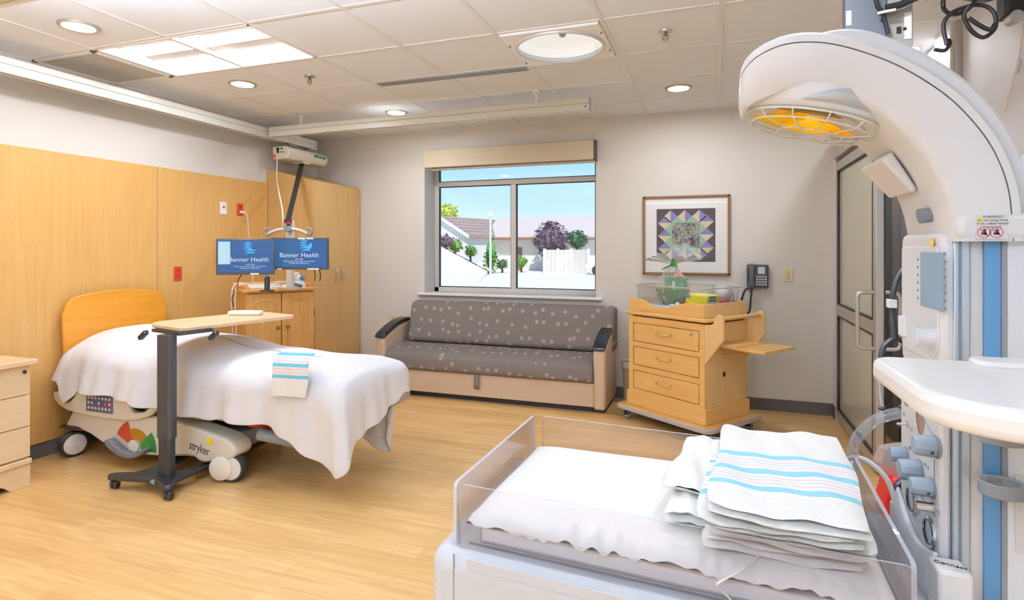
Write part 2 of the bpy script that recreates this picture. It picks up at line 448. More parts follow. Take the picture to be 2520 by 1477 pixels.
def frosted():
    "door glass: a pale olive film that still mirrors the room"
    m = bpy.data.materials.new('frosted_glass'); m.use_nodes = True; t = m.node_tree
    b = t.nodes['Principled BSDF']; b.inputs['Base Color'].default_value = srgb(208, 206, 186); b.inputs['Roughness'].default_value = 0.5
    gl = t.nodes.new('ShaderNodeBsdfGlossy'); gl.inputs['Roughness'].default_value = 0.015; gl.inputs[0].default_value = (0.8, 0.8, 0.72, 1)
    mx = t.nodes.new('ShaderNodeMixShader'); mx.inputs[0].default_value = 0.34
    t.links.new(b.outputs[0], mx.inputs[1]); t.links.new(gl.outputs[0], mx.inputs[2]); t.links.new(mx.outputs[0], t.nodes['Material Output'].inputs[0])
    MATS['frosted_glass'] = m
frosted()

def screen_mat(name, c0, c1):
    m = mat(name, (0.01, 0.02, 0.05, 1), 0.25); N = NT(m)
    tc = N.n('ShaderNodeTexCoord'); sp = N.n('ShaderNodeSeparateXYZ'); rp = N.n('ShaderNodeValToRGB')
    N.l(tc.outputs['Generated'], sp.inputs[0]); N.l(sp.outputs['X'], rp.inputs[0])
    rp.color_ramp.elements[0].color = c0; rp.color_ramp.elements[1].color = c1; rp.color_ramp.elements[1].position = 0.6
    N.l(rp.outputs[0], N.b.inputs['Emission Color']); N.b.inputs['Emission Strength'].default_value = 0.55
screen_mat('screen_blue', srgb(22, 84, 140), srgb(12, 88, 150))
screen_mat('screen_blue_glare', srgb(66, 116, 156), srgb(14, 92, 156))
mat('screen_logo', (0.02, 0.1, 0.2, 1), 0.4, emit=srgb(40, 150, 205), estr=0.8)
mat('screen_text', (0.1, 0.1, 0.1, 1), 0.4, emit=srgb(190, 205, 220), estr=0.8)
mat('screen_window', (0.1, 0.1, 0.1, 1), 0.4, emit=srgb(150, 190, 208), estr=0.8)
mat('lcd', srgb(120, 146, 166), 0.12, emit=srgb(120, 150, 170), estr=0.15)

# ------------------------------------------------------------------ room shell
XL, XR, YB, YF, H = -4.18, 1.25, 5.32, -2.6, 2.59
WX0, WX1, WZ0, WZ1 = -2.835, -1.04, 0.915, 2.30
struct(B(XL-0.15, YF-0.15, -0.12, XR+0.15, YB+0.3, 0).build('floor', 'wood_floor'))
struct(B(XL-0.15, YF-0.15, 0, XL, YB+0.3, 2.95).build('wall_left', 'wall_paint'))
w = MB()
w.box(XL, YB, 0, WX0, YB+0.3, 2.95); w.box(WX1, YB, 0, XR+0.15, YB+0.3, 2.95)
w.box(WX0, YB, 0, WX1, YB+0.3, WZ0); w.box(WX0, YB, WZ1, WX1, YB+0.3, 2.95)
struct(w.build('wall_back', 'wall_paint'))
w = MB(); w.box(XR, YF-0.15, 0, XR+0.15, YB, 2.95)
struct(w.build('wall_right', 'wall_right_paint'))
struct(B(0.92, 5.2, 0, XR, YB, H).build('trim_3', 'wall_paint'))
struct(B(XL, YF-0.15, 0, XR, YF, 2.95).build('wall_front', 'wall_right_paint'))
struct(B(XL-0.15, YF-0.15, 2.84, XR+0.15, YB+0.3, 2.98).build('trim_4', 'tile'))  # unseen cover slab added above the tiles to stop light leaking in
gx = [0.035-0.603*k for k in range(-2, 8)]; gx[0] = XR; gx[-1] = XL
gy = [2.453+0.592*j for j in range(-9, 5)]; gy = [YF]+[y for y in gy if y > YF+0.1]+[YB]
def cell_skip(xc, yc):
    for (x0, x1, y0, y1) in [(-3.60, -2.36, 2.45, 3.05), (-4.2, -3.57, 2.45, 3.05), (-1.18, -0.56, 3.04, 3.64)]:
        if x0 < xc < x1 and y0 < yc < y1: return True
    return False
w = MB(); gb = MB()
for i in range(len(gx)-1):
    for j in range(len(gy)-1):
        if not cell_skip((gx[i]+gx[i+1])/2, (gy[j]+gy[j+1])/2):
            w.box(gx[i+1], gy[j], 2.594, gx[i], gy[j+1], 2.612)
struct(w.build('ceiling', 'tile'))
for x in gx[1:-1]: gb.box(x-0.012, YF, H, x+0.012, YB, 2.612)
for y in gy[1:-1]:
    gb.box(XL, y-0.012, H+0.0003, XR, y+0.012, 2.6118)
gb.box(XL, YB-0.02, H-0.001, XR, YB, 2.611); gb.box(XL, YF, H-0.001, XL+0.02, YB, 2.611)
struct(gb.build('trim_1', 'tgrid'))
# wood wall panels behind the bed
w = MB()
ys = [YF, -1.44, -0.24, 0.96, 2.158, 3.356, 4.545]
for a, b in zip(ys, ys[1:]): w.box(XL, a+0.002, 0.1, XL+0.02, b-0.002, 2.022)
struct(w.build('trim_2', 'wood_panel', bevel=0.002))
struct(B(XL, YF, 0, XL+0.008, 4.545, 0.1).build('baseboard_left', 'baseboard'))
struct(B(XL+0.57, YB-0.008, 0, 0.92, YB, 0.1).build('baseboard_back', 'baseboard'))
w = B(0.912, 5.2, 0, 0.92, YB-0.008, 0.1); w.box(XR-0.008, YF, 0, XR, 5.2, 0.1)
struct(w.build('baseboard_right', 'baseboard'))

# window
fr = MB(); yf0, yf1 = 5.545, 5.60
for (a, b, c, d) in [(WX0, WZ0, WX0+0.05, WZ1), (WX1-0.05, WZ0, WX1, WZ1), (WX0, WZ0, WX1, WZ0+0.05), (WX0, WZ1-0.05, WX1, WZ1)]:
    fr.box(a, yf0, b, c, yf1, d)
win = struct(fr.build('window_1', 'alu', bevel=0.004))
MB().box(-1.965, yf0, WZ0+0.05, -1.91, yf1, 2.035).build('mullion', 'alu', win, bevel=0.004)
MB().box(WX0+0.05, yf0, 2.035, WX1-0.05, yf1, 2.085).build('transom', 'alu', win, bevel=0.004)
B(WX0+0.05, 5.57, WZ0+0.05, -1.965, 5.576, 2.035).build('pane', 'pane_glass', win)
B(-1.91, 5.57, WZ0+0.05, WX1-0.05, 5.576, 2.035).build('pane', 'pane_glass', win)
B(WX0+0.05, 5.57, 2.085, WX1-0.05, 5.576, WZ1-0.05).build('pane', 'pane_glass', win)
gk = MB()
for (a, b, c, d) in [(WX0+.05, WZ0+.05, -1.965, 2.035), (-1.91, WZ0+.05, WX1-.05, 2.035), (WX0+.05, 2.085, WX1-.05, WZ1-.05)]:
    t = 0.008
    gk.box(a, 5.56, b, a+t, 5.586, d); gk.box(c-t, 5.56, b, c, 5.586, d); gk.box(a, 5.56, b, c, 5.586, b+t); gk.box(a, 5.56, d-t, c, 5.586, d)
gk.build('gasket', 'dark', win)
B(-2.905, YB-0.045, 0.893, -0.98, YB-0.001, 0.918).build('window_sill', 'white_plastic', win, bevel=0.006)

bl = thing('window_blind', 'beige roller blind cassette mounted above the window', 'blind', (-1.92, 5.28, 2.19))
B(-2.80, 5.235, 2.20, -1.045, 5.318, 2.375).build('cassette', mat('blind_beige', srgb(214, 199, 172), 0.7), bl, world=True, bevel=0.004)
B(-1.045, 5.233, 2.19, -1.028, 5.318, 2.377).build('end_cap', mat('blind_end', srgb(90, 84, 76), 0.6), bl, world=True)
MB().cyl((-2.74, 5.29, 2.186), (-1.04, 5.29, 2.186), 0.014).build('hem_bar', 'alu', bl, world=True)

# sliding door on the right
dr = thing('door_1', 'sliding glass door in a brushed metal frame on the right wall', 'door', (0.945, 4.6, 0)); dr['kind'] = 'structure'
LY0, LY1 = 4.0, 5.19
def leaf_bar(y0, y1, z0, z1, n='door_stile', m='brushed'):
    B(0.922, y0, z0, 0.968, y1, z1).build(n, m, dr, world=True, bevel=0.003)
leaf_bar(LY0, LY0+0.07, 0.02, 2.06); leaf_bar(LY1-0.05, LY1, 0.02, 2.06, m='door_metal')
leaf_bar(LY0+0.07, LY1-0.05, 1.99, 2.06, 'top_rail', 'door_metal'); leaf_bar(LY0+0.07, LY1-0.05, 0.02, 0.10, 'bottom_rail', 'door_metal')
leaf_bar(LY0+0.07, LY1-0.05, 0.845, 0.93, 'middle_rail', 'door_metal')
B(0.938, LY0+0.07, 0.93, 0.952, LY1-0.05, 1.99).build('glass_panel', 'frosted_glass', dr, world=True)
B(0.938, LY0+0.07, 0.10, 0.952, LY1-0.05, 0.845).build('glass_panel', 'frosted_glass', dr, world=True)
g = MB()
for z0, z1 in [(0.10, 0.845), (0.93, 1.99)]:
    g.box(0.92, LY0+0.07, z0, 0.937, LY0+0.082, z1); g.box(0.92, LY1-0.062, z0, 0.937, LY1-0.05, z1); g.box(0.92, LY0+0.07, z1-0.01, 0.937, LY1-0.05, z1); g.box(0.92, LY0+0.07, z0, 0.937, LY1-0.05, z0+0.01)
g.box(0.965, LY0-0.006, 0.02, 0.972, LY0+0.02, 2.06)
g.build('gasket', 'dark', dr, world=True)
for sgn in (-1, 1):
    a = 0.945+sgn*0.023; b = 0.945+sgn*0.112
    pts = [(a, LY0+0.04, 1.105), (b-sgn*0.03, LY0+0.04, 1.105), (b-sgn*0.008, LY0+0.04, 1.097), (b, LY0+0.04, 1.075), (b, LY0+0.04, 0.79), (b-sgn*0.008, LY0+0.04, 0.768), (b-sgn*0.03, LY0+0.04, 0.76), (a, LY0+0.04, 0.76)]
    MB().tube(pts, 0.0125, 12).build('door_handle', 'brushed', dr, world=True, angle=60)
B(0.90, 3.97, 2.085, 0.985, 5.19, 2.24).build('track_header', 'door_metal', dr, world=True, bevel=0.004)
B(1.20, 4.76, 0.0, XR, 5.05, 2.2).build('door_jamb', 'door_dark', dr, world=True, bevel=0.004)


# ------------------------------------------------------------------ ceiling fixtures
def troffer(x0, x1, y0, y1, label):
    t = thing('ceiling_light', label, 'ceiling light', ((x0+x1)/2, (y0+y1)/2, 2.59), group='fluorescent ceiling lights')
    w = MB(); w.box(x0, y0, 2.655, x1, y1, 2.668)
    for (a, b, c, d) in [(x0, y0, x0+0.012, y1), (x1-0.012, y0, x1, y1), (x0, y0, x1, y0+0.012), (x0, y1-0.012, x1, y1)]: w.box(a, b, 2.588, c, d, 2.66)
    w.build('housing', 'white_plastic', t, world=True)
    d = y1-y0
    def strip(f0, f1, nm, m, sag):
        ya, yb = y0+d*f0, y0+d*f1
        MB().grid(lambda u, v: (x0+0.015+(x1-x0-0.03)*u, ya+(yb-ya)*v, 2.64-sag*math.sin(PI*v)), 1, 8).build(nm, m, t, world=True, angle=80)
    strip(0.02, 0.28, 'reflector', 'lens_soft', 0.0); strip(0.28, 0.50, 'lens', 'lens_white', 0.03)
    strip(0.50, 0.72, 'reflector', 'lens_soft', 0.0); strip(0.72, 0.98, 'lens', 'lens_white', 0.03)
    return t
troffer(-3.583+.012, -2.377-.012, 2.465, 3.033, 'wide fluorescent panel light in the ceiling over the bed')
def pendant(xc, yc, label, lower):
    "unseen fill lamp in pendant form, added to brighten the ceiling and the foreground"
    t = thing('fill_light', label, 'ceiling light', (xc, yc, 2.28), group='added unseen fill lights')
    L, W = 1.2, 0.09
    w = MB(); w.box(-L, -W, 0, -L+0.01, W, 0.07); w.box(L-0.01, -W, 0, L, W, 0.07); w.box(-L, -W, 0, L, -W+0.004, 0.07); w.box(-L, W-0.004, 0, L, W, 0.07); w.box(-L, -W, 0.03, L, W, 0.034)
    w.build('housing', 'white_plastic', t)
    B(-L+0.02, -W+0.01, 0.008, L-0.02, W-0.01, 0.012).build('lower_lens', lower, t)
    B(-L+0.02, -W+0.01, 0.058, L-0.02, W-0.01, 0.062).build('upper_lens', 'fill_up', t)
    for x in (-0.9, 0.9): MB().cyl((x, 0, 0.034), (x, 0, 2.594-2.28), 0.004, n=6).build('cable', 'brushed', t)
    return t
pendant(-1.0, -1.2, 'added unseen fill lamp in pendant form, farther of the two behind the camera', 'fill_down')
pendant(-1.5, 1.15, 'added unseen fill lamp in pendant form, nearer of the two beside the camera', 'lens_soft')

dl = thing('recessed_downlight', 'round recessed downlight, first and largest at the upper left of the picture', 'downlight', (-3.283, 2.177, H), group='round recessed ceiling downlights')
MB().lathe([(0.075, -0.001), (0.078, -0.006), (0.096, -0.006), (0.10, 0.003), (0.09, 0.004)], n=32).build('trim_ring', mat('ring_tan', srgb(190, 175, 155), 0.35, metal=0.4), dl)
MB().lathe([(0.0005, 0.0015), (0.03, 0.001), (0.076, -0.003)], n=32).build('lens', 'downlight_lens', dl)
for (x, y, lb) in [(-3.288, 3.341, 'round recessed downlight between the bright fluorescent panel and the lift rail'), (-2.678, 4.493, 'small round recessed downlight just beyond the white cross rail'), (-0.253, 4.523, 'round recessed downlight at the right, beyond the sprinkler over the framed quilt picture'), (0.34, 2.15, 'added unseen fill downlight above the far side of the infant warmer'), (1.10, 4.12, 'added unseen fill downlight in the niche behind the sliding glass door')]:  # last two are out of view, added to brighten the right side
    copy_thing(dl, (x, y, H), label=lb)

sp = thing('sprinkler_head', 'fire sprinkler head hanging from the ceiling left, beside the fluorescent panel', 'sprinkler', (-2.694, 3.349, H), group='ceiling sprinkler heads')
MB().lathe([(0.001, -0.002), (0.036, -0.004), (0.038, 0.003)], n=24).build('escutcheon', 'brushed', sp)
s = MB(); s.cyl((0, 0, 0), (0, 0, -0.024), 0.009, n=12)
s.tube([(-0.012, 0, -0.02), (-0.016, 0, -0.035), (-0.004, 0, -0.05)], 0.003, 6); s.tube([(0.012, 0, -0.02), (0.016, 0, -0.035), (0.004, 0, -0.05)], 0.003, 6)
s.cyl((0, 0, -0.024), (0, 0, -0.048), 0.002, n=8)
s.build('frame_arms', 'bronze', sp)
MB().lathe([(0.001, -0.05), (0.018, -0.051), (0.018, -0.053), (0.001, -0.054)], n=16).build('deflector', 'brushed', sp)
copy_thing(sp, (-0.256, 3.323, H), label='fire sprinkler head on the ceiling right, beside the round exam light')

vg = thing('air_return_grille', 'grey perforated air return grille in the ceiling beside the fluorescent panel', 'vent', (-3.87, 2.75, H))
x0, x1, y0, y1 = -4.165, -3.598, 2.468, 3.03
w = MB()
for (a, b, c, d) in [(x0, y0, x1, y0+0.03), (x0, y1-0.03, x1, y1), (x0, y0, x0+0.03, y1), (x1-0.03, y0, x1, y1)]: w.box(a, b, 2.582, c, d, 2.606)
w.build('frame', 'tgrid', vg, world=True, bevel=0.003)
w = MB()
for k in range(40):
    yy = y0+0.032+k*(y1-y0-0.064)/40
    w.box(x0+0.03, yy, 2.588, x1-0.03, yy+0.009, 2.598)
w.box(x0+0.03, y0+0.03, 2.604, x1-0.03, y1-0.03, 2.612)
w.build('louvers', 'grille_grey', vg, world=True)

ld = thing('linear_air_diffuser', 'long narrow slot air diffuser with black slots in the ceiling', 'vent', (-1.76, 3.69, H))
x0, x1 = -2.345, -1.18
w = MB()
for k in range(4): w.box(x0, 3.637+k*0.0305, 2.5862, x1, 3.637+k*0.0305+(0.010 if k in (0, 3) else 0.006), 2.5885)
w.box(x0-0.006, 3.637, 2.5862, x0, 3.7405, 2.5935); w.box(x1, 3.637, 2.5862, x1+0.006, 3.7405, 2.5935)
w.build('frame', 'tgrid', ld, world=True)
B(x0, 3.638, 2.5891, x1, 3.7395, 2.5935).build('slot_shadow_liner', 'dark', ld, world=True)

ex = thing('exam_light', 'large round exam light in a white square plate in the ceiling', 'ceiling light', (-0.87, 3.341, H))
x0, x1, y0, y1 = -1.158, -0.58, 3.058, 3.624
w = MB(); ns = 40; cxx, cyy, rr = -0.87, 3.341, 0.262
outer = []
for k in range(ns):
    a = 2*PI*k/ns; dx, dy = math.cos(a), math.sin(a); q = min(abs((x1-x0)/2/dx) if abs(dx) > 1e-6 else 9, abs((y1-y0)/2/dy) if abs(dy) > 1e-6 else 9)
    outer.append((cxx+dx*q, cyy+dy*q))
inner = [(cxx+rr*math.cos(2*PI*k/ns), cyy+rr*math.sin(2*PI*k/ns)) for k in range(ns)]
w.loft([[(a, b, 2.604) for a, b in outer], [(a, b, 2.578) for a, b in outer], [(a, b, 2.578) for a, b in inner], [(a, b, 2.60) for a, b in inner]], caps=False)
w.build('plate', 'white_plastic', ex, world=True, angle=30)
MB().lathe([(0.262, 0.012), (0.24, 0.06), (0.16, 0.10), (0.001, 0.115)], Matrix.Translation((cxx, cyy, H)), 40).build('reflector_bowl', mat('bowl_white', srgb(248, 247, 240), 0.25, emit=(1, .98, .95, 1), estr=0.35), ex, world=True)  # faint glow put into the bowl to whiten it; the lamp is unlit
MB().lathe([(0.252, -0.014), (0.252, -0.022), (0.266, -0.022), (0.268, -0.012)], Matrix.Translation((cxx, cyy, H)), 40).build('lens_ring', 'alu', ex, world=True)
MB().lathe([(0.001, -0.017), (0.252, -0.016)], Matrix.Translation((cxx, cyy, H)), 40).build('cover_glass', 'pane_glass', ex, world=True)
MB().ball((cxx+0.02, cyy-0.02, 2.66), (0.025, 0.025, 0.03)).build('bulb', 'amber_glass', ex, world=True)
cl = MB()
for (a, b) in [(x1-0.012, y0+0.12), (x1-0.012, y1-0.15), (x0+0.012, y0+0.16), (x0+0.012, y1-0.09)]: cl.cyl((a, b, 2.579), (a, b, 2.57), 0.006, n=10)
cl.build('screw', 'mid_grey', ex, world=True)

def lift_rail(name, label, p0, p1, z0, z1, hw, hangers, ecap):
    d = (Vector(p1)-Vector(p0)); L = d.length; rz = math.atan2(d.y, d.x)
    t = thing(name, label, 'rail', (p0[0], p0[1], z0), rz, group='white ceiling lift rails')
    h = z1-z0; hh = h*0.52
    prof = [(-hw, 0), (-hw*0.35, 0), (-hw*0.35, 0.012), (-hw*0.7, 0.012), (-hw*0.7, hh-0.01), (hw*0.7, hh-0.01), (hw*0.7, 0.012), (hw*0.35, 0.012), (hw*0.35, 0), (hw, 0),
            (hw, hh), (hw-0.006, hh+0.004), (hw, hh+0.008), (hw, h), (-hw, h), (-hw, hh+0.008), (-hw+0.006, hh+0.004), (-hw, hh)]
    MB().prism(prof, 0, L, 'x').build('rail_body', 'rail_white', t, angle=20)
    for e in ecap:
        x = L if e else 0
        B(x-0.002, -hw-0.003, -0.003, x+0.004, hw+0.003, h+0.003).build('end_cap', 'grey_plastic', t)
        MB().cyl((x-0.03, -hw-0.004, hh*0.5), (x-0.03, -hw+0.003, hh*0.5), 0.008, n=12).build('bolt', 'mid_grey', t)
    for x in hangers:
        g = MB(); g.lathe([(0.03, 2.59-z0), (0.03, 2.578-z0), (0.014, 2.572-z0), (0.014, h)], Matrix.Translation((x, 0, 0)), 16, caps=True)
        g.build('hanger', 'white_plastic', t)
    return t
lift_rail('ceiling_lift_rail', 'long white lift rail under the ceiling, along the wood-panelled left wall', (-3.95, YF+0.05), (-3.95, 4.985), 2.405, 2.497, 0.035, [1.4, 4.4, 7.3], [1])
lift_rail('ceiling_lift_rail', 'white cross rail under the ceiling, running toward the window side', (-3.90, 4.305), (-0.875, 4.255), 2.412, 2.50, 0.03, [0.35, 2.6], [1])
cb = B(XL, 1.725, 2.552, -1.0, 1.765, 2.59)
tag(cb.build('curtain_track', 'mid_grey', bevel=0.004), 'dark grey curtain track on the ceiling at the top left corner', 'curtain track')

# lift motor, strap and hanger bar
lm = thing('patient_lift', 'cream ceiling lift motor with black strap and grey hanger bar', 'patient lift', (-3.95, 4.76, 2.40))
prof = [(-0.085, 2.245), (-0.075, 2.238), (0.075, 2.238), (0.10, 2.26), (0.115, 2.30), (0.10, 2.345), (0.07, 2.362), (-0.085, 2.362)]
MB().prism([(-3.95+a, b) for a, b in prof], 4.47, 5.06, 'y').build('motor_housing', 'cream', lm, world=True, bevel=0.012, seg=3)
w = MB()
for y in (4.62, 4.90): w.cyl((-3.95, y, 2.36), (-3.95, y, 2.43), 0.014, n=12); w.box(-3.99, y-0.05, 2.385, -3.91, y+0.05, 2.397)
w.build('trolley', 'brushed', lm, world=True)
MB().cyl((-4.01, 4.472, 2.268), (-4.01, 4.452, 2.268), 0.017).build('stop_button', 'orange', lm, world=True)
w = MB(); w.cyl((-3.965, 4.472, 2.335), (-3.965, 4.46, 2.335), 0.014, n=14); w.box(-3.972, 4.462, 2.295, -3.958, 4.472, 2.335); w.cyl((-3.92, 4.472, 2.338), (-3.92, 4.462, 2.338), 0.008, n=10)
w.build('socket', 'black_plastic', lm, world=True)
text('lettering', 'Re-charge', 0.02, frame((-3.93, 4.4685, 2.305), (1, 0, 0), (0, 0, 1)), 'ink', lm)
q = frame((-3.838, 4.83, 2.318), (0, 1, 0), (-0.3, 0, 1))
w = MB(); w.obox(q @ Matrix.Translation((0.10, 0, 0)), 0.17, 0.03, 0.003); w.build('decal', mat('decal_green', srgb(30, 130, 80), 0.5), lm, world=True)
text('lettering', 'PATIENT LIFT', 0.018, q @ Matrix.Translation((0.10, 0, 0.002)), 'paper', lm)
BARC = pf(709, 568, 4.62)
top = Vector((-3.93, 4.765, 2.24)); bot = BARC+Vector((0, 0, 0.09))
w = MB(); xd = Vector((math.cos(TH), math.sin(TH), 0))*0.024
w.add([top-xd, top+xd, bot+xd*0.9, bot-xd*0.9, top-xd+Vector((0, .004, 0)), top+xd+Vector((0, .004, 0)), bot+xd*0.9+Vector((0, .004, 0)), bot-xd*0.9+Vector((0, .004, 0))], [(0,1,2,3),(7,6,5,4),(0,4,5,1),(1,5,6,2),(2,6,7,3),(3,7,4,0)])
w.build('strap', 'black_plastic', lm, world=True)
B(-3.99, 4.72, 2.228, -3.87, 4.81, 2.24).build('strap_guide', 'white_plastic', lm, world=True, bevel=0.003)
hb = frame(BARC, (math.cos(TH), math.sin(TH), 0), (0, 0, 1))
pts = [(-0.155, -0.025, 0), (-0.10, 0.0, 0), (-0.04, 0.012, 0), (0, 0.014, 0), (0.04, 0.012, 0), (0.10, 0.0, 0), (0.155, -0.025, 0)]
MB().tube([hb @ p for p in spline(pts, 4)], 0.0145, 12).build('hanger_bar', mat('bar_tan', srgb(205, 190, 168), 0.4), lm, world=True, angle=60)
MB().obox(hb @ Matrix.Translation((0, 0.014, 0)), 0.06, 0.042, 0.036).build('hub', 'grey_plastic', lm, world=True, bevel=0.006)
for sg in (-1, 1):
    a = [(sg*0.148, -0.032, 0), (sg*0.172, -0.036, 0), (sg*0.188, -0.02, 0), (sg*0.188, 0.004, 0), (sg*0.172, 0.018, 0), (sg*0.155, 0.020, 0)]
    MB().tube([hb @ p for p in spline(a, 4)], 0.009, 10).build('sling_hook', 'grey_plastic', lm, world=True, angle=60)
w = MB(); w.cyl(hb @ Vector((0, 0.03, 0)), hb @ Vector((0, 0.07, 0)), 0.012, n=12); w.obox(hb @ Matrix.Translation((0, 0.078, 0)), 0.05, 0.025, 0.03)
w.build('swivel', 'black_plastic', lm, world=True)
MB().obox(hb @ Matrix.Translation((0, 0.062, -0.001)), 0.044, 0.012, 0.034).build('swivel_band', 'red', lm, world=True)
w = MB(); a = Vector((-3.965, 4.462, 2.26)); b = hb @ Vector((-0.035, 0.0, 0.022))
w.tube(spline([a, a+Vector((0.01, -0.02, -0.2)), a*0.5+b*0.5+Vector((0.0, -0.01, -0.02)), b+Vector((0, 0, .15)), b], 6), 0.0045, 6)
w.build('pull_cord', 'white_plastic', lm, world=True, angle=60)

# ------------------------------------------------------------------ left wall fittings
WXP = XL+0.02
nc = thing('nurse_call_plate', 'white nurse call plate with red button on the wood panel', 'wall plate', (WXP, 4.0, 1.735))
B(0, -0.038, -0.057, 0.008, 0.038, 0.057).build('plate', 'white_plastic', nc, bevel=0.004)
MB().cyl((0.008, 0, 0.012), (0.013, 0, 0.012), 0.009).build('button', 'red', nc)
def outlet(loc, label, group=None):
    t = thing('wall_outlet', label, 'outlet', loc, group=group)
    B(0, -0.036, -0.057, 0.007, 0.036, 0.057).build('plate', 'red_outlet', t, bevel=0.003)
    w = MB()
    for s in (-1, 1):
        w.box(0.007, -0.017, s*0.024-0.015, 0.0095, 0.017, s*0.024+0.015)
    w.build('receptacle', mat('outlet_face', srgb(200, 50, 34), 0.4) if 'outlet_face' not in MATS else 'outlet_face', t, bevel=0.003)
    w = MB()
    for s in (-1, 1):
        w.box(0.0094, -0.009, s*0.024-0.003, 0.0099, -0.006, s*0.024+0.008); w.box(0.0094, 0.005, s*0.024-0.003, 0.0099, 0.008, s*0.024+0.008)
    w.build('slot', 'dark', t)
    return t
outlet((WXP, 4.193, 1.737), 'red outlet high on the wood panel with a white plug in it', 'red emergency outlets')
outlet((WXP, 3.537, 1.168), 'red outlet low on the wood panel above the bed headboard', 'red emergency outlets')
pc = thing('power_cord', 'white plug and power cord hanging from the upper red outlet', 'cord', (WXP, 4.2, 1.71))
B(WXP+0.0095, 4.178, 1.70, WXP+0.04, 4.21, 1.724).build('plug', 'white_plastic', pc, world=True, bevel=0.005)
MB().tube(spline([(WXP+0.04, 4.194, 1.712), (WXP+0.06, 4.21, 1.70), (WXP+0.05, 4.24, 1.62), (WXP+0.03, 4.27, 1.5), (WXP+0.03, 4.30, 1.4), (WXP+0.05, 4.30, 1.1), (WXP+0.05, 4.30, 0.6)], 6), 0.0045, 6).build('cable', 'white_plastic', pc, world=True, angle=60)

# ------------------------------------------------------------------ wardrobe
wd = thing('wardrobe', 'tall light wood wardrobe with sloped top in the corner', 'wardrobe', (-3.87, 4.93, 0))
X0, X1, Y0, Y1 = -4.178, -3.63, 4.552, 5.305
MB().prism([(X0, 0.0), (X1, 0.0), (X1, 2.03), (X0, 2.165)], Y0, Y1, 'y').build('carcass', 'wood_wardrobe', wd, world=True, bevel=0.002)
ym = (Y0+Y1)/2
for a, b, hy in [(Y0+0.004, ym-0.0015, ym-0.05), (ym+0.0015, Y1-0.004, ym+0.05)]:
    d = B(X1, a, 0.09, X1+0.02, b, 2.012).build('door', 'wood_wardrobe', wd, world=True, bevel=0.002)
    MB().tube(spline([(X1+0.02, hy, 1.165), (X1+0.045, hy, 1.155), (X1+0.05, hy, 1.11), (X1+0.045, hy, 1.065), (X1+0.02, hy, 1.055)], 4), 0.006, 8).build('handle', 'brushed', d, world=True, angle=60)

# ------------------------------------------------------------------ nightstand
ns_ = thing('nightstand', 'pale maple bedside chest with drawers, cut off by the left edge', 'nightstand', (-3.95, 1.93, 0))
NX0, NX1, NY0, NY1 = -4.155, -3.735, 1.62, 2.212
B(NX0, NY0+0.004, 0.16, NX1-0.02, NY1-0.006, 0.702).build('carcass', 'wood_maple_h', ns_, world=True)
B(NX0, NY0-0.02, 0.702, NX1+0.03, NY1+0.022, 0.732).build('top', 'wood_maple_top', ns_, world=True, bevel=0.004)
for i, (a, b) in enumerate([(0.532, 0.699), (0.348, 0.528), (0.172, 0.344)]):
    d = B(NX1-0.02, NY0+0.002, a, NX1, NY1-0.004, b).build('drawer', 'wood_maple_h', ns_, world=True, bevel=0.002)
    MB().tube(spline([(NX1, 1.86, (a+b)/2), (NX1+0.025, 1.87, (a+b)/2), (NX1+0.025, 1.97, (a+b)/2), (NX1, 1.98, (a+b)/2)], 4), 0.005, 8).build('pull', 'brushed', d, world=True)
    if i == 0: MB().cyl((NX1-0.001, 2.178, 0.664), (NX1+0.004, 2.178, 0.664), 0.010, n=18).build('lock', 'dark', d, world=True)
def foot_poly(a, b): return [(a, 0.0), (a+0.10, 0.0), (a+0.13, 0.03), (a+0.16, 0.045), (b-0.16, 0.045), (b-0.13, 0.03), (b-0.10, 0.0), (b, 0.0), (b, 0.13), (a, 0.13)]
w = MB(); w.prism(foot_poly(NY0, NY1), NX1-0.03, NX1-0.005, 'x'); w.box(NX0, NY1-0.03, 0, NX1-0.03, NY1-0.005, 0.13); w.box(NX0, NY0, 0, NX1-0.03, NY0+0.02, 0.13)
w.build('plinth', 'wood_maple_h', ns_, world=True, bevel=0.002)
B(NX0, NY0-0.005, 0.13, NX1+0.006, NY1+0.004, 0.16).build('molding', 'wood_maple_h', ns_, world=True, bevel=0.005)

# ------------------------------------------------------------------ hospital bed
bed = thing('hospital_bed', 'hospital bed with orange wood headboard and cream base on wheels', 'bed', (-3.05, 3.04, 0))
hbp = []
for k in range(25):
    a = k/24; y = 2.615+0.77*a
    e_ = abs(2*a-1); z = 1.075-0.045*e_**2-0.10*max(0, (e_-0.80)/0.20)**2.4
    hbp.append((y, z))
MB().prism([(2.635, 0.42)]+hbp+[(3.365, 0.42)], -4.12, -4.092, 'x').build('headboard', 'wood_headboard', bed, world=True, bevel=0.008, seg=3)
B(-4.08, 2.70, 0.44, -2.0, 3.29, 0.585).build('mattress', 'linen', bed, world=True, bevel=0.04, seg=3)
w = B(-4.05, 2.74, 0.36, -2.1, 3.26, 0.435); w.box(-4.04, 2.76, 0.27, -3.2, 3.24, 0.36)
w.build('deck_frame', 'grey_plastic', bed, world=True, bevel=0.01)
w = MB()
for x in (-3.75, -2.62): w.tube([(x, 2.86, 0.22), (x+0.1, 2.86, 0.36)], 0.03, 10); w.tube([(x, 3.24, 0.22), (x+0.1, 3.24, 0.36)], 0.03, 10)
w.build('lift_column', 'grey_plastic', bed, world=True)
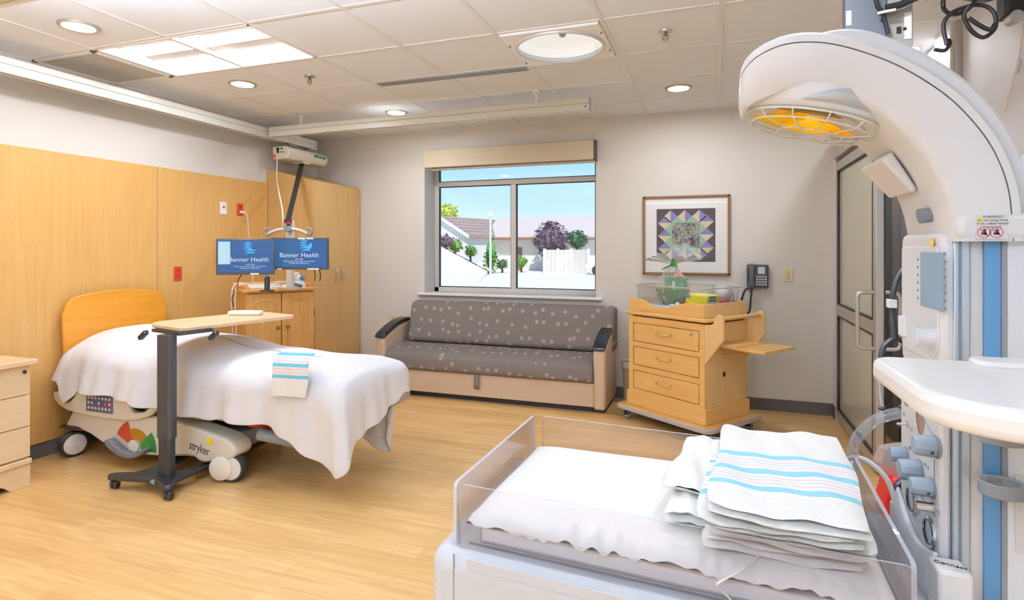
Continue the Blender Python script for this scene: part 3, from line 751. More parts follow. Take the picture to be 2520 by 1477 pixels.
base = [(-4.06, 0.195), (-3.99, 0.30), (-3.94, 0.312), (-3.78, 0.312), (-3.42, 0.333), (-3.18, 0.338), (-2.95, 0.308), (-2.69, 0.262), (-2.63, 0.235), (-2.612, 0.19), (-2.64, 0.152), (-2.855, 0.101), (-2.90, 0.108), (-2.93, 0.126), (-3.0, 0.122), (-3.18, 0.10), (-3.35, 0.088), (-3.563, 0.092), (-3.72, 0.128), (-3.82, 0.168), (-3.935, 0.193)]
bc = MB().prism(base, 2.60, 2.74, 'y').build('base_cover', 'cream', bed, world=True, bevel=0.018, seg=3)
B(-3.85, 2.74, 0.13, -2.75, 3.34, 0.24).build('base_frame', 'grey_plastic', bed, world=True, bevel=0.01)
MB().prism(base, 3.34, 3.45, 'y').build('base_cover', 'cream', bed, world=True, bevel=0.018, seg=3)
# brake pedal with coloured arc
c0 = Vector((-3.405, 2.598, 0.125))
def arc(r0, r1, a0, a1, nm, m):
    pts = [(c0.x+r*math.cos(a), c0.z+r*math.sin(a)) for r, aa in ((r0, range(9)), (r1, range(8, -1, -1))) for a in [math.radians(a0+(a1-a0)*q/8) for q in aa]]
    MB().prism(pts, 2.5935, 2.5985, 'y').build(nm, m, bc, world=True)
arc(0.05, 0.175, 112, 154, 'brake_sector', 'pedal_red'); arc(0.06, 0.125, 40, 112, 'brake_sector', 'pedal_amber'); arc(0.05, 0.175, -2, 40, 'brake_sector', 'pedal_green')
MB().cyl((-3.41, 2.60, 0.14), (-3.41, 2.584, 0.14), 0.042, n=24).build('pedal_hub', 'white_plastic', bc, world=True)
pp = [(-3.615, 0.168), (-3.58, 0.178), (-3.53, 0.150), (-3.46, 0.118), (-3.40, 0.108), (-3.34, 0.118), (-3.29, 0.142), (-3.27, 0.162), (-3.262, 0.14), (-3.30, 0.108), (-3.36, 0.085), (-3.42, 0.075), (-3.50, 0.085), (-3.57, 0.115), (-3.605, 0.14)]
MB().prism(pp, 2.545, 2.59, 'y').build('brake_pedal', 'mid_grey', bed, world=True, bevel=0.008)
text('lettering', 'stryker', 0.075, frame((-2.885, 2.599, 0.184), (1, 0, -0.18), (0.18, 0, 1)), 'ink', bc, sx=0.72)
B(-2.825, 2.5965, 0.218, -2.785, 2.599, 0.252).build('warning_sticker', 'sticker_yellow', bc, world=True)
# casters
def wheel(nm, c, r, wdt, rz, hubm, parent):
    M = Matrix.Translation(Vector(c)) @ Matrix.Rotation(rz, 4, 'Z') @ Matrix.Rotation(PI/2, 4, 'X')
    t = MB().lathe([(r*0.55, -wdt/2), (r*0.92, -wdt/2), (r, -wdt/4), (r, wdt/4), (r*0.92, wdt/2), (r*0.55, wdt/2)], M, 28).build(nm, 'rubber', parent, world=True)
    MB().lathe([(0.001, -wdt/2-0.008), (r*0.55, -wdt/2-0.006), (r*0.84, -wdt/2+0.001)], M, 28).build('hub_cap', hubm, t, world=True)
    MB().lathe([(0.001, wdt/2+0.008), (r*0.55, wdt/2+0.006), (r*0.84, wdt/2-0.001)], M, 28).build('hub_cap', hubm, t, world=True)
    return t
for cx_, cy_, r, rz, nm in [(-2.68, 2.645, 0.085, 0.25, 'caster'), (-4.0, 2.62, 0.082, 1.35, 'caster'), (-2.68, 3.40, 0.085, 0.2, 'caster'), (-4.0, 3.40, 0.082, 1.2, 'caster')]:
    wh = wheel(nm, (cx_, cy_, r), r, 0.055, rz, 'white_plastic', bed)
w = MB(); M = Matrix.Translation((-2.722, 2.612, 0.088)) @ Matrix.Rotation(0.25, 4, 'Z') @ Matrix.Rotation(PI/2, 4, 'X')
w.lathe([(0.001, -0.03), (0.05, -0.028), (0.068, -0.012), (0.07, 0.02), (0.055, 0.03), (0.001, 0.03)], M, 28)
w.build('caster_cover', 'white_plastic', bed, world=True)
w = MB(); w.box(-4.09, 2.585, 0.185, -3.90, 2.70, 0.2); w.cyl((-4.0, 2.63, 0.17), (-4.0, 2.63, 0.23), 0.02)
w.build('caster_fork', 'black_plastic', bed, world=True, bevel=0.005)
# side rail with keypad
rl = [(-4.114, 0.43), (-4.108, 0.385), (-4.06, 0.345), (-3.98, 0.318), (-3.837, 0.303), (-3.6, 0.298), (-3.437, 0.303), (-3.34, 0.318), (-3.25, 0.35), (-3.195, 0.395), (-3.19, 0.43), (-3.23, 0.44), (-3.26, 0.44), (-3.255, 0.40), (-3.29, 0.372), (-3.37, 0.358), (-3.41, 0.372), (-3.42, 0.40), (-3.42, 0.49), (-3.9, 0.50), (-3.905, 0.42), (-3.96, 0.372), (-4.0, 0.37), (-4.05, 0.40), (-4.06, 0.43)]
sr = MB().prism(rl, 2.565, 2.60, 'y').build('side_rail', 'cream', bed, world=True, bevel=0.007)
kp = MB().box(-3.79, 2.558, 0.335, -3.555, 2.566, 0.45).build('keypad', 'navy', sr, world=True, bevel=0.006)
w = MB()
for r in range(3):
    for c in range(7):
        if (r, c) in [(1, 2), (1, 4)]: continue
        w.cyl((-3.765+c*0.031, 2.559, 0.36+r*0.032), (-3.765+c*0.031, 2.556, 0.36+r*0.032), 0.0095, n=10)
w.build('key', 'label_grey', sr, world=True)
MB().cyl((-3.60, 2.559, 0.392), (-3.60, 2.5545, 0.392), 0.012, n=12).build('stop_key', 'red', sr, world=True)
MB().tube([(-3.145, 2.63, 0.37), (-3.15, 2.625, 0.19)], [0.018, 0.02], 12).build('rail_post', 'grey_plastic', bed, world=True)
w = B(-3.08, 2.66, 0.33, -2.86, 2.74, 0.40); w.box(-2.84, 2.68, 0.33, -2.55, 2.76, 0.375)
w.build('crank_cover', 'cream', bed, world=True, bevel=0.01)
MB().tube([(-2.50, 2.66, 0.295), (-2.30, 2.74, 0.245), (-2.14, 2.80, 0.205)], [0.036, 0.036, 0.03], 18).build('foot_actuator', 'grey_plastic', bed, world=True)
B(-2.62, 2.70, 0.31, -2.45, 2.78, 0.335).build('release_bar', 'red', bed, world=True, bevel=0.006)

# draped sheet
def sheet():
    X0, X1, Y0, Y1, R = -4.05, -1.93, 2.64, 3.34, 0.05
    path = []
    def seg(p, q, n, nx, ny):
        for i in range(n): path.append((p[0]+(q[0]-p[0])*i/n, p[1]+(q[1]-p[1])*i/n, nx, ny))
    def cor(cx, cy, a0, a1, n=8):
        for i in range(n):
            a = math.radians(a0+(a1-a0)*i/n); path.append((cx+R*math.cos(a), cy+R*math.sin(a), math.cos(a), math.sin(a)))
    seg((X0+R, Y1), (X1-R, Y1), 60, 0, 1); cor(X1-R, Y1-R, 90, 0)
    seg((X1, Y1-R), (X1, Y0+R), 24, 1, 0); cor(X1-R, Y0+R, 0, -90)
    seg((X1-R, Y0), (X0+R, Y0), 60, 0, -1); cor(X0+R, Y0+R, -90, -180)
    seg((X0, Y0+R), (X0, Y1-R), 24, -1, 0); cor(X0+R, Y1-R, 180, 90)
    zt = lambda x: interp(x, [(-4.05, .80), (-3.9, .835), (-3.7, .825), (-3.5, .80), (-3.3, .795), (-3.15, .785), (-3.0, .755), (-2.85, .725), (-2.5, .70), (-2.2, .69), (-2.0, .675), (-1.93, .645)])
    def ztop(x, y):
        e = abs((y-2.99)/0.35); z = sum(zt(x+d) for d in (-.08, -.04, 0, .04, .08))/5
        drop = interp(x, [(-4.05, .10), (-3.5, .10), (-3.0, .07), (-1.9, .02)])
        z -= drop*e**2.2
        z += 0.006*math.sin(x*9+y*5)*math.sin(x*4-y*7)
        return z
    n = len(path); rings = []
    for k in range(7, 0, -1):
        f = k/7
        rings.append([Vector((px_*(1-f)+f*min(max(px_, X0+.38), X1-.38), py_*(1-f)+f*2.99, 0)) for px_, py_, a, b in path])
    rings.append([Vector((p[0], p[1], 0)) for p in path])
    for r in rings:
        for v in r: v.z = ztop(v.x, v.y)
    def hem(i):
        x, y, nx, ny = path[i]
        if ny < -0.995:
            return interp(x, [(-4.05, .37), (-3.98, .365), (-3.85, .455), (-3.52, .45), (-3.3, .42), (-3.1, .39), (-2.9, .375), (-2.36, .372), (-2.33, .35), (-2.2, .29), (-2.05, .21), (-1.98, .165)])
        if nx > 0.1 and y < Y0+R: return interp(nx, [(0, .165), (.5, .14), (.8, .18), (1, .29)])
        if nx > 0.995: return interp(y, [(Y0+R, .30), (3.0, .38), (3.2, .455), (Y1-R, .46)])
        if nx > 0 and y > Y1-R-.001: return interp(nx, [(0, .05), (.5, .17), (.9, .36), (1, .45)])
        if ny > 0.7: return interp(x, [(-2.6, .36), (-2.3, .24), (-2.04, .045), (-1.98, .05)])
        return 0.50
    rows = 12
    base_ = rings[-1]
    for k in range(1, rows+1):
        t = k/rows; ring = []
        for i, (x, y, nx, ny) in enumerate(path):
            ze = base_[i].z; h = hem(i)+0.006*math.sin(i*0.9)
            d = (ze-h)
            out = 0.045*math.sin(min(1, t*3)*PI/2)
            out += t*(0.02*math.sin(i*0.55)+0.013*math.sin(i*1.27+1))*(1 if abs(ny) > .5 else .6)
            if ny < -0.3: out += 0.035*t*math.sin(PI*min(1, max(0, (x+4.05)/2.1)))+0.055*t*interp(x, [(-4.05, 1), (-3.4, 1), (-3.0, 0)])
            if nx > 0.5: out += 0.03*t
            if 0.2 < nx < 0.9 and ny < 0: out += 0.05*t
            if ny > 0.5: out -= 0.16*t*interp(x, [(-2.7, 0), (-2.3, 1)])
            ax, ay = nx, ny
            if ny < -0.5 and x > -2.3 and nx < .5: ax += 0.25*t*(x+2.3)/0.35
            ring.append(Vector((x+ax*out, y+ay*out, ze-d*t**1.05)))
        rings.append(ring)
    b = MB(); b.loft(rings, 0, caps=False)
    return b.build('bed_sheet', 'linen', solid=0.004, sub=1, angle=180)
tag(sheet(), 'rumpled white sheet draped over the hospital bed, corners hanging at the foot', 'sheet')

# striped towel on the near edge of the bed
tw = MB(); TWO = Vector((-2.345, 2.50, 0.53))
def towel_pt(u, v, lift=0.0):
    s = v*0.30; x = 0.012+0.25*u+0.012*(1-v)*(1-u)
    tab_y = [(0, .055), (0.08, .062), (.15, .075), (.20, .10), (.30, .22)]; tab_z = [(0, 0.02), (0.08, .095), (.15, .145), (.20, .175), (.30, .185)]
    s2 = max(0, s+0.012*math.sin(u*6))
    return (x, s, lift), (interp(s2, tab_y)+0.006*math.sin(u*7), interp(s2, tab_z))
# built so that the cloth's own y runs up the towel; it is then tilted against the bed side
def towel_mesh():
    w = MB()
    def top(u, v):
        c = 0.004*math.sin(u*9+v*4)
        return (0.01*math.sin(v*5)+0.27*u, 0.30*v, 0.017+c-(0.010 if (u < .02 or u > .98) else 0))
    def bottom(u, v): return (0.27*u, 0.30*v, 0.0)
    nu, nv = 24, 24
    tv = [top(i/nu, j/nv) for i in range(nu+1) for j in range(nv+1)]; bv = [bottom(i/nu, j/nv) for i in range(nu+1) for j in range(nv+1)]
    def bend(p):
        x, y, z = p
        if y < 0.17: return p
        a = min(1.15, (y-0.17)*9.0); q = y-0.17
        return (x, 0.17+q*math.cos(a*0.55)-z*math.sin(a*.5)*.2, z-q*math.sin(a*0.62))
    w.v = [Vector(bend(p)) for p in tv+bv]; o = len(tv)
    f = lambda i, j: i*(nv+1)+j
    for i in range(nu):
        for j in range(nv):
            w.f += [(f(i, j), f(i+1, j), f(i+1, j+1), f(i, j+1)), (o+f(i, j), o+f(i, j+1), o+f(i+1, j+1), o+f(i+1, j))]; w.m += [0, 0]
    for i in range(nu): w.f += [(f(i, 0), o+f(i, 0), o+f(i+1, 0), f(i+1, 0)), (f(i, nv), f(i+1, nv), o+f(i+1, nv), o+f(i, nv))]; w.m += [0, 0]
    for j in range(nv): w.f += [(f(0, j), f(0, j+1), o+f(0, j+1), o+f(0, j)), (f(nu, j), o+f(nu, j), o+f(nu, j+1), f(nu, j+1))]; w.m += [0, 0]
    return w
tw = towel_mesh().build('striped_towel', 'bed_towel_cloth', angle=70)
tw.matrix_world = frame((-2.33, 2.572, 0.555), (1, 0, 0.03), (0, 0.14, 1)) @ Matrix.Scale(0.88, 4)
tag(tw, 'small folded white towel with blue stripes lying on the near side of the bed', 'towel')

# ------------------------------------------------------------------ overbed table
ot = thing('overbed_table', 'overbed table with pale wood top and black wheeled stand', 'table', (-2.93, 2.42, 0))
w = MB()
n = 10
def rrect(x0, y0, x1, y1, rs, k=8):
    out = []
    for (cx, cy, a0, r) in [(x1-rs[0], y1-rs[0], 0, rs[0]), (x0+rs[1], y1-rs[1], 90, rs[1]), (x0+rs[2], y0+rs[2], 180, rs[2]), (x1-rs[3], y0+rs[3], 270, rs[3])]:
        out += [(cx+r*math.cos(math.radians(a0+90*i/k)), cy+r*math.sin(math.radians(a0+90*i/k))) for i in range(k+1)]
    return out
Mtt = Matrix.Translation((-2.985, 2.86, 0)) @ Matrix.Rotation(math.radians(-12.5), 4, 'Z')
pl = rrect(-0.215, -0.37, 0.215, 0.40, (0.04, 0.04, 0.14, 0.04))
pl = [(Mtt @ Vector((a, b, 0))) for a, b in pl]
MB().prism([(p.x, p.y) for p in pl], 0.898, 0.922, 'z').build('table_top', 'wood_maple_top', ot, world=True, bevel=0.005)
w = MB(); w.obox(Matrix.Translation((-2.97, 2.56, 0.889)) @ Matrix.Rotation(math.radians(-12.5), 4, 'Z'), 0.30, 0.20, 0.018)
w.build('top_bracket', 'black_metal', ot, world=True)
MB().prism(rrect(-2.985, 2.395, -2.88, 2.455, (.02,)*4, 5), 0.30, 0.882, 'z').build('column', 'black_metal', ot, world=True)
MB().prism(rrect(-2.978, 2.40, -2.888, 2.45, (.016,)*4, 5), 0.07, 0.30, 'z').build('column_sleeve', 'black_plastic', ot, world=True)
bp = [(-3.27, 2.335), (-3.25, 2.31), (-3.12, 2.33), (-3.0, 2.355), (-2.95, 2.355), (-2.87, 2.33), (-2.81, 2.305), (-2.785, 2.32), (-2.79, 2.35), (-2.835, 2.40), (-2.84, 2.48), (-2.85, 3.26), (-2.88, 3.30), (-2.91, 3.27), (-2.905, 2.52), (-2.95, 2.50), (-3.06, 2.47), (-3.22, 3.24), (-3.25, 3.26), (-3.275, 3.23), (-3.13, 2.46), (-3.16, 2.40), (-3.24, 2.37)]
MB().prism(bp, 0.055, 0.085, 'z').build('base', 'black_plastic', ot, world=True, bevel=0.008)
for (x, y, z) in [(-3.235, 2.345, 0), (-2.81, 2.335, 0), (-2.88, 3.26, 0), (-3.245, 3.22, 0)]:
    w = MB()
    for d in (-0.014, 0.014):
        M = Matrix.Translation((x+d, y, 0.026)) @ Matrix.Rotation(0.4, 4, 'Z') @ Matrix.Rotation(PI/2, 4, 'Y')
        w.lathe([(0.006, -0.009), (0.022, -0.009), (0.026, -0.004), (0.026, 0.004), (0.022, 0.009), (0.006, 0.009)], M, 18)
    w.cyl((x, y, 0.025), (x, y, 0.058), 0.007, n=10); w.cyl((x-.02, y, 0.026), (x+.02, y, 0.026), 0.006, n=8)
    w.build('caster', 'black_plastic', ot, world=True)
for (x, y) in [(-3.175, 2.47), (-2.775, 2.60)]:
    M = Matrix.Translation((x, y, 0.862)) @ Matrix.Rotation(math.radians(-12), 4, 'Z') @ Matrix.Rotation(math.radians(-32), 4, 'Y')
    MB().obox(M, 0.085, 0.03, 0.028).build('release_lever', 'black_plastic', ot, world=True, bevel=0.008)
bd = MB(); M = frame((-2.94, 2.3535, 0.07), (1, 0, 0), (0, 0, 1))
bd.lathe([(0.001, 0.002), (0.03, 0.002), (0.032, -0.004)], M @ Matrix.Diagonal((1, 0.4, 1, 1)), 20)
bd.build('badge', mat('badge_blue', srgb(120, 180, 215), 0.4), ot, world=True)
rm = thing('handset_remote', 'white bedside remote handset on the overbed table', 'remote', (-3.0, 3.1, 0.922))
M = Matrix.Translation((-2.995, 3.07, 0.937)) @ Matrix.Rotation(math.radians(18), 4, 'Z')
MB().obox(M, 0.22, 0.075, 0.03).build('body', 'white_plastic', rm, world=True, bevel=0.013, seg=3)
MB().obox(M @ Matrix.Translation((0, 0, 0.014)), 0.10, 0.05, 0.005).build('key_panel', 'label_grey', rm, world=True)
MB().tube(spline([M @ Vector((-0.11, 0, -0.008)), M @ Vector((-0.14, 0.05, -0.012)), M @ Vector((-0.14, 0.16, -0.012)), (-3.07, 3.30, 0.86), (-3.1, 3.32, 0.80)], 5), 0.003, 6).build('cable', 'white_plastic', rm, world=True, angle=60)

# ------------------------------------------------------------------ computer cabinet
HR = math.radians(58.4)
hc = thing('computer_cabinet', 'oak corner cabinet with two arched doors under the monitors', 'cabinet', (-3.367, 3.838, 0), HR)
B(-0.27, 0.02, 0.0, 0.27, 0.40, 1.02).build('carcass', 'wood_oak', hc, bevel=0.003)
B(-0.30, -0.012, 1.02, 0.30, 0.41, 1.045).build('top', 'wood_oak_h', hc, bevel=0.006)
w = B(-0.285, 0.385, 1.045, 0.285, 0.405, 1.085); w.box(-0.285, 0.02, 1.045, -0.27, 0.385, 1.075); w.box(0.27, 0.10, 1.045, 0.285, 0.385, 1.07)
w.build('gallery_rail', 'wood_oak_h', hc, bevel=0.004)
for sgn in (-1, 1):
    xa, xb = (-0.268, -0.004) if sgn < 0 else (0.004, 0.268)
    d = B(xa, 0.0, 0.06, xb, 0.02, 1.005).build('door', 'wood_oak', hc, bevel=0.003)
    a, b = xa+0.045, xb-0.045; zt0 = 0.905
    arch = [(a, 0.12), (b, 0.12)]+[((a+b)/2+(b-a)/2*math.cos(PI*k/12), zt0+0.05*math.sin(PI*k/12)) for k in range(13)]
    MB().prism(arch, -0.004, 0.001, 'y').build('arched_panel', 'wood_oak', d, bevel=0.003)
    loop = [(p[0], -0.003, p[1]) for p in arch]
    MB().tube(loop, 0.005, 6, closed=True).build('bead', 'wood_oak_h', d, angle=60)
    MB().lathe([(0.001, -0.028), (0.012, -0.027), (0.016, -0.02), (0.012, -0.012), (0.007, -0.008), (0.008, 0.0)], Matrix.Translation((-0.03*1 if sgn < 0 else 0.045, 0, 0.725)) @ Matrix.Rotation(-PI/2, 4, 'X'), 18).build('knob', 'bronze', d)
B(0.268, 0.005, 0.80, 0.276, 0.018, 0.85).build('hinge', 'black_plastic', hc)

def logo(M, parent, s, full):
    "wavy striped mark"
    for k in range(5):
        y = 0.5-k*0.22
        x0 = [-0.45, -0.5, -0.5, -0.45, -0.35][k]; x1 = [0.15, 0.12, 0.15, 0.5, 0.4][k]
        pts = [(x0+(x1-x0)*i/12, y+0.09*math.sin(i/12*PI*1.25)+(0.12*(i/12)**2 if k > 2 else 0)) for i in range(13)]
        w = MB(); v = []
        for i, (a, b) in enumerate(pts):
            th = 0.075*math.sin(PI*(0.12+0.8*i/12)); v += [M @ Vector((a*s, (b+th)*s, 0.0006)), M @ Vector((a*s, (b-th)*s, 0.0006))]
        w.add(v, [(2*i, 2*i+1, 2*i+3, 2*i+2) for i in range(12)]); w.build('logo_stripe', 'screen_logo', parent, world=True)
    if full:
        w = MB(); pts = [(0.05, -0.1), (0.2, 0.1), (0.32, 0.28), (0.45, 0.32), (0.56, 0.2), (0.52, 0.0), (0.4, -0.15), (0.2, -0.3)]
        w.add([M @ Vector((a*s, b*s, 0.0007)) for a, b in pts], [tuple(range(len(pts)))]); w.build('logo_heart', 'screen_logo', parent, world=True)
def monitor(label, c, rz, wd, hg, base, smat, left):
    t = thing('computer_monitor', label, 'monitor', (base[0], base[1], base[2]), rz, group='computer monitors on the cabinet')
    M = Matrix.Translation(c) @ Matrix.Rotation(rz, 4, 'Z')
    F = M @ Matrix.Rotation(PI/2, 4, 'X')           # x right, y up, z toward the viewer
    MB().obox(M @ Matrix.Translation((0, 0.02, 0)), wd, 0.032, hg).build('casing', 'screen_frame', t, world=True, bevel=0.006)
    sc_ = MB().obox(M @ Matrix.Translation((0, 0.003, 0.003)), wd-0.026, 0.003, hg-0.032).build('screen', smat, t, world=True)
    Fs = F @ Matrix.Translation((0, 0.0, -0.001))
    if left:
        logo(Fs @ Matrix.Translation((0.03, 0.055, 0)), sc_, 0.085, False)
        text('screen_lettering', 'Banner Health', 0.046, Fs @ Matrix.Translation((0.022, -0.022, 0.0006)), 'screen_text', sc_, spacing=1.02)
        text('screen_lettering', 'WE CARE\nPlease use our secure sign on to continue\nthrough your single sign in', 0.013, Fs @ Matrix.Translation((0.03, -0.072, 0.0006)), 'screen_text', sc_)
        MB().obox(Fs @ Matrix.Translation((-wd/2+0.055, 0.03, 0.001)), 0.08, 0.17, 0.001).build('screen_panel', 'screen_window', sc_, world=True)
        MB().obox(Fs @ Matrix.Translation((-wd/2+0.055, 0.112, 0.0016)), 0.08, 0.006, 0.001).build('screen_title', 'screen_logo', sc_, world=True)
    else:
        logo(Fs @ Matrix.Translation((0.052, 0.055, 0)), sc_, 0.09, True)
        text('screen_lettering', 'Banner Health', 0.05, Fs @ Matrix.Translation((0.0, -0.012, 0.0006)), 'screen_text', sc_, spacing=1.05)
        text('screen_lettering', 'WE CARE\nPlease use our secure sign on to continue\nthrough your single sign in', 0.0145, Fs @ Matrix.Translation((0.0, -0.058, 0.0006)), 'screen_text', sc_)
    w = MB()
    for (x, z, ln) in ([(0.06, -hg/2+0.006, 0.06)] if left else [(-0.04, hg/2-0.006, 0.0), (0.02, hg/2-0.006, 0.055), (0.085, hg/2-0.006, 0.055), (-0.20, -hg/2+0.006, 0.04), (-0.15, -hg/2+0.006, 0.035), (0.11, -hg/2+0.006, 0.09)]):
        if ln: MB().obox(F @ Matrix.Translation((x, z, 0.005)), ln, 0.011, 0.002).build('paper_label', 'paper', t, world=True)
    pass
    return t, M
tr, Mr = monitor('wide monitor at the right of the pair, facing front with a pale grey glare', pf(736, 624.5, 4.45), TH, 0.447, 0.248, (-3.5, 3.95, 1.045), 'screen_blue_glare', False)
tl, Ml = monitor('monitor at the left of the pair, turned aside with a window open', pf(605, 632, 4.28), math.radians(41), 0.40, 0.268, (-3.5, 3.75, 1.045), 'screen_blue', True)
# stands
Hm = ROOTM[hc.name]
pole = Hm @ Vector((0.09, 0.30, 0))
c_ = pf(713, 624, 4.66)
w = MB(); w.box(c_.x-0.03, c_.y-0.008, 1.045, c_.x+0.03, c_.y+0.022, 1.60)
w.build('mount_pole', 'rail_white', tr, world=True, bevel=0.003)
w = MB(); w.box(c_.x-0.07, c_.y-0.05, 1.0452, c_.x+0.07, c_.y+0.06, 1.053); w.build('mount_foot', 'brushed', tr, world=True, bevel=0.003)
c_ = pf(648, 680, 4.36)
w = MB(); w.cyl((c_.x, c_.y+0.04, 1.045), (c_.x, c_.y+0.04, 1.16), 0.02, n=14); w.cyl((c_.x, c_.y+0.04, 1.0452), (c_.x, c_.y+0.04, 1.056), 0.05, n=20)
w.build('stand', 'black_plastic', tl, world=True)
w = MB(); a = Ml @ Vector((0, 0.036, -0.04)); w.tube([a, (c_.x, c_.y+0.04, 1.155)], 0.016, 10); w.build('stand_arm', 'brushed', tl, world=True)
w = MB()
e0 = Ml @ Vector((-0.02, 0.04, -0.12))
w.tube(spline([e0, e0+Vector((-0.05, 0.0, -0.06)), Hm @ Vector((-0.31, 0.12, 1.05)), Hm @ Vector((-0.35, 0.12, 0.98)), Hm @ Vector((-0.32, 0.2, 0.9))], 6), 0.004, 6)
w.build('cable', 'black_plastic', tl, world=True, angle=60)
w = MB(); e0 = Mr @ Vector((0.10, 0.04, -0.11))
for dx in (0, 0.05): w.tube(spline([e0+Vector((dx, 0, 0)), e0+Vector((dx-.01, .03, -.06)), e0+Vector((dx-0.04, 0.06, -0.105))], 6), 0.004, 6)
w.build('cable', 'black_plastic', tr, world=True, angle=60)
# things on the cabinet top
kb = thing('keyboard', 'white keyboard leaning on the cabinet top under the left monitor', 'keyboard', Hm @ Vector((-0.115, 0.07, 1.045)), HR)
MB().obox(Matrix.Translation((0, 0.02, 0.018)) @ Matrix.Rotation(math.radians(10), 4, 'X'), 0.24, 0.11, 0.02).build('body', 'white_plastic', kb, bevel=0.005)
w = MB()
for r in range(4):
    for c in range(11): w.obox(Matrix.Translation((0, 0.02, 0.018)) @ Matrix.Rotation(math.radians(10), 4, 'X') @ Matrix.Translation((-0.103+c*0.0205, -0.036+r*0.023, 0.012)), 0.017, 0.018, 0.005)
w.build('keys', 'label_grey', kb)
bs = thing('barcode_scanner', 'white and blue handheld scanner sitting in its cradle', 'scanner', Hm @ Vector((0.14, 0.045, 1.045)), TH)
w = MB(); w.loft([[Vector((0.062*math.cos(2*PI*k/20)*q, 0.045*math.sin(2*PI*k/20)*q, z)) for k in range(20)] for q, z in [(1.1, 0), (1.1, .02), (0.9, .05), (0.55, .055)]]); w.build('cradle', 'white_plastic', bs)
w = MB(); w.tube(spline([(0.05, 0, .055), (0.02, 0, 0.075), (-0.01, 0, 0.10), (-0.012, 0, 0.125)], 4), [0.02]*4+[0.026]*4+[0.032]*4+[0.028], 14); w.build('scanner_head', 'white_plastic', bs, angle=60)
B(0.03, -0.025, 0.06, 0.062, 0.025, 0.10).build('battery', 'rail_blue', bs, bevel=0.008)
MB().tube([(-0.06, -0.05, 0.012), (0, -0.056, 0.035), (0.06, -0.05, 0.012)], 0.012, 8).build('cradle_grip', 'mid_grey', bs)
cup = MB().lathe([(0.001, 0.0), (0.038, 0.0), (0.045, 0.04), (0.047, 0.045), (0.042, 0.043), (0.035, 0.01), (0.001, 0.008)], n=24).build('cream_bowl', 'cream'); cup.location = Hm @ Vector((0.05, 0.20, 1.045))
tag(cup, 'small cream bowl on the cabinet between keyboard and scanner', 'bowl')
ms = MB().lathe([(0.001, 0.026), (0.015, 0.023), (0.024, 0.012), (0.026, 0.0), (0.001, 0.0)], Matrix.Diagonal((1, 1.5, 1, 1)), 20).build('computer_mouse', 'white_plastic'); ms.location = Hm @ Vector((0.04, 0.06, 1.045)); ms.rotation_euler = (0, 0, HR)
tag(ms, 'small white mouse in front of the cream bowl', 'mouse')
cd = thing('white_cable', 'two white cables drooping over the left side of the oak cabinet', 'cable', Hm @ Vector((-0.31, 0.1, 1.05)))
for q in (0.0, 0.12):
    MB().tube(spline([Hm @ Vector((-0.18, 0.14+q, 1.065)), Hm @ Vector((-0.26, 0.12+q, 1.085)), Hm @ Vector((-0.315, 0.11+q, 1.06)), Hm @ Vector((-0.33, 0.11+q, 0.95)), Hm @ Vector((-0.325, 0.10+q, 0.75)), Hm @ Vector((-0.33, 0.10+q, 0.5))], 6), 0.0045, 6).build('strand', 'white_plastic', cd, world=True, angle=60)

# ------------------------------------------------------------------ sofa
sf = thing('sleeper_sofa', 'taupe floral sleeper sofa with beige base below the window', 'sofa', (-1.93, 4.98, 0))
SX0, SX1, SY0, SY1 = -3.03, -0.845, 4.70, 5.285
def arm_prof(off=0.0, z0=0.03):
    n = 14; return [(SY0+0.02, z0)]+[(SY0+0.58*k/n, 0.522+off+0.115*math.sin(PI/2*min(1, (k/n)*1.25))) for k in range(n+1)]+[(SY1, z0)]
for a, b in [(SX0, SX0+0.10), (SX1-0.10, SX1)]:
    ar = MB().prism(arm_prof(), a, b, 'x').build('arm', 'vinyl_beige', sf, world=True, bevel=0.022, seg=3)
    n = 16; top = [(SY0-0.008+0.5*k/n, 0.53+0.115*math.sin(PI/2*min(1, (k/n)*1.12))) for k in range(n+1)]
    prof = [(y, z-0.004) for y, z in top]+[(y, z+0.034-(0.012 if i in (0,) else 0)) for i, (y, z) in reversed(list(enumerate(top)))]
    MB().prism(prof, a-0.004, b+0.004, 'x').build('arm_pad', 'arm_black', ar, world=True, bevel=0.014, seg=3)
B(SX0+0.10, SY0+0.03, 0.05, SX1-0.10, SY0+0.07, 0.25).build('front_panel', 'vinyl_beige', sf, world=True, bevel=0.006)
B(SX0+0.10, SY0+0.07, 0.05, SX1-0.10, SY1, 0.25).build('frame', 'vinyl_beige', sf, world=True)
B(SX0+0.02, SY0+0.08, 0.0, SX1-0.02, SY1-0.05, 0.05).build('plinth', 'dark', sf, world=True)
seat = [(4.69, 0.27), (4.685, 0.33), (4.70, 0.39), (4.76, 0.425), (4.9, 0.45), (5.18, 0.455), (5.18, 0.25), (4.72, 0.25)]
MB().prism(seat, SX0+0.102, SX1-0.102, 'x').build('seat_cushion', 'sofa_seat_fabric', sf, world=True, bevel=0.02, seg=3)
bk = [(5.05, 0.462), (5.02, 0.48), (5.09, 0.80), (5.115, 0.84), (5.17, 0.855), (5.25, 0.85), (5.275, 0.82), (5.275, 0.462)]
MB().prism(bk, SX0+0.16, SX1+0.015, 'x').build('back_cushion', 'sofa_back_fabric', sf, world=True, bevel=0.03, seg=3)
px_s = px(1175, 950, Y=4.73).x
MB().tube([(px_s, 4.725, 0.27), (px_s, 4.705, 0.20), (px_s, 4.725, 0.10)], 0.001, 4).build('strap_core', 'strap_grey', sf, world=True) if False else None
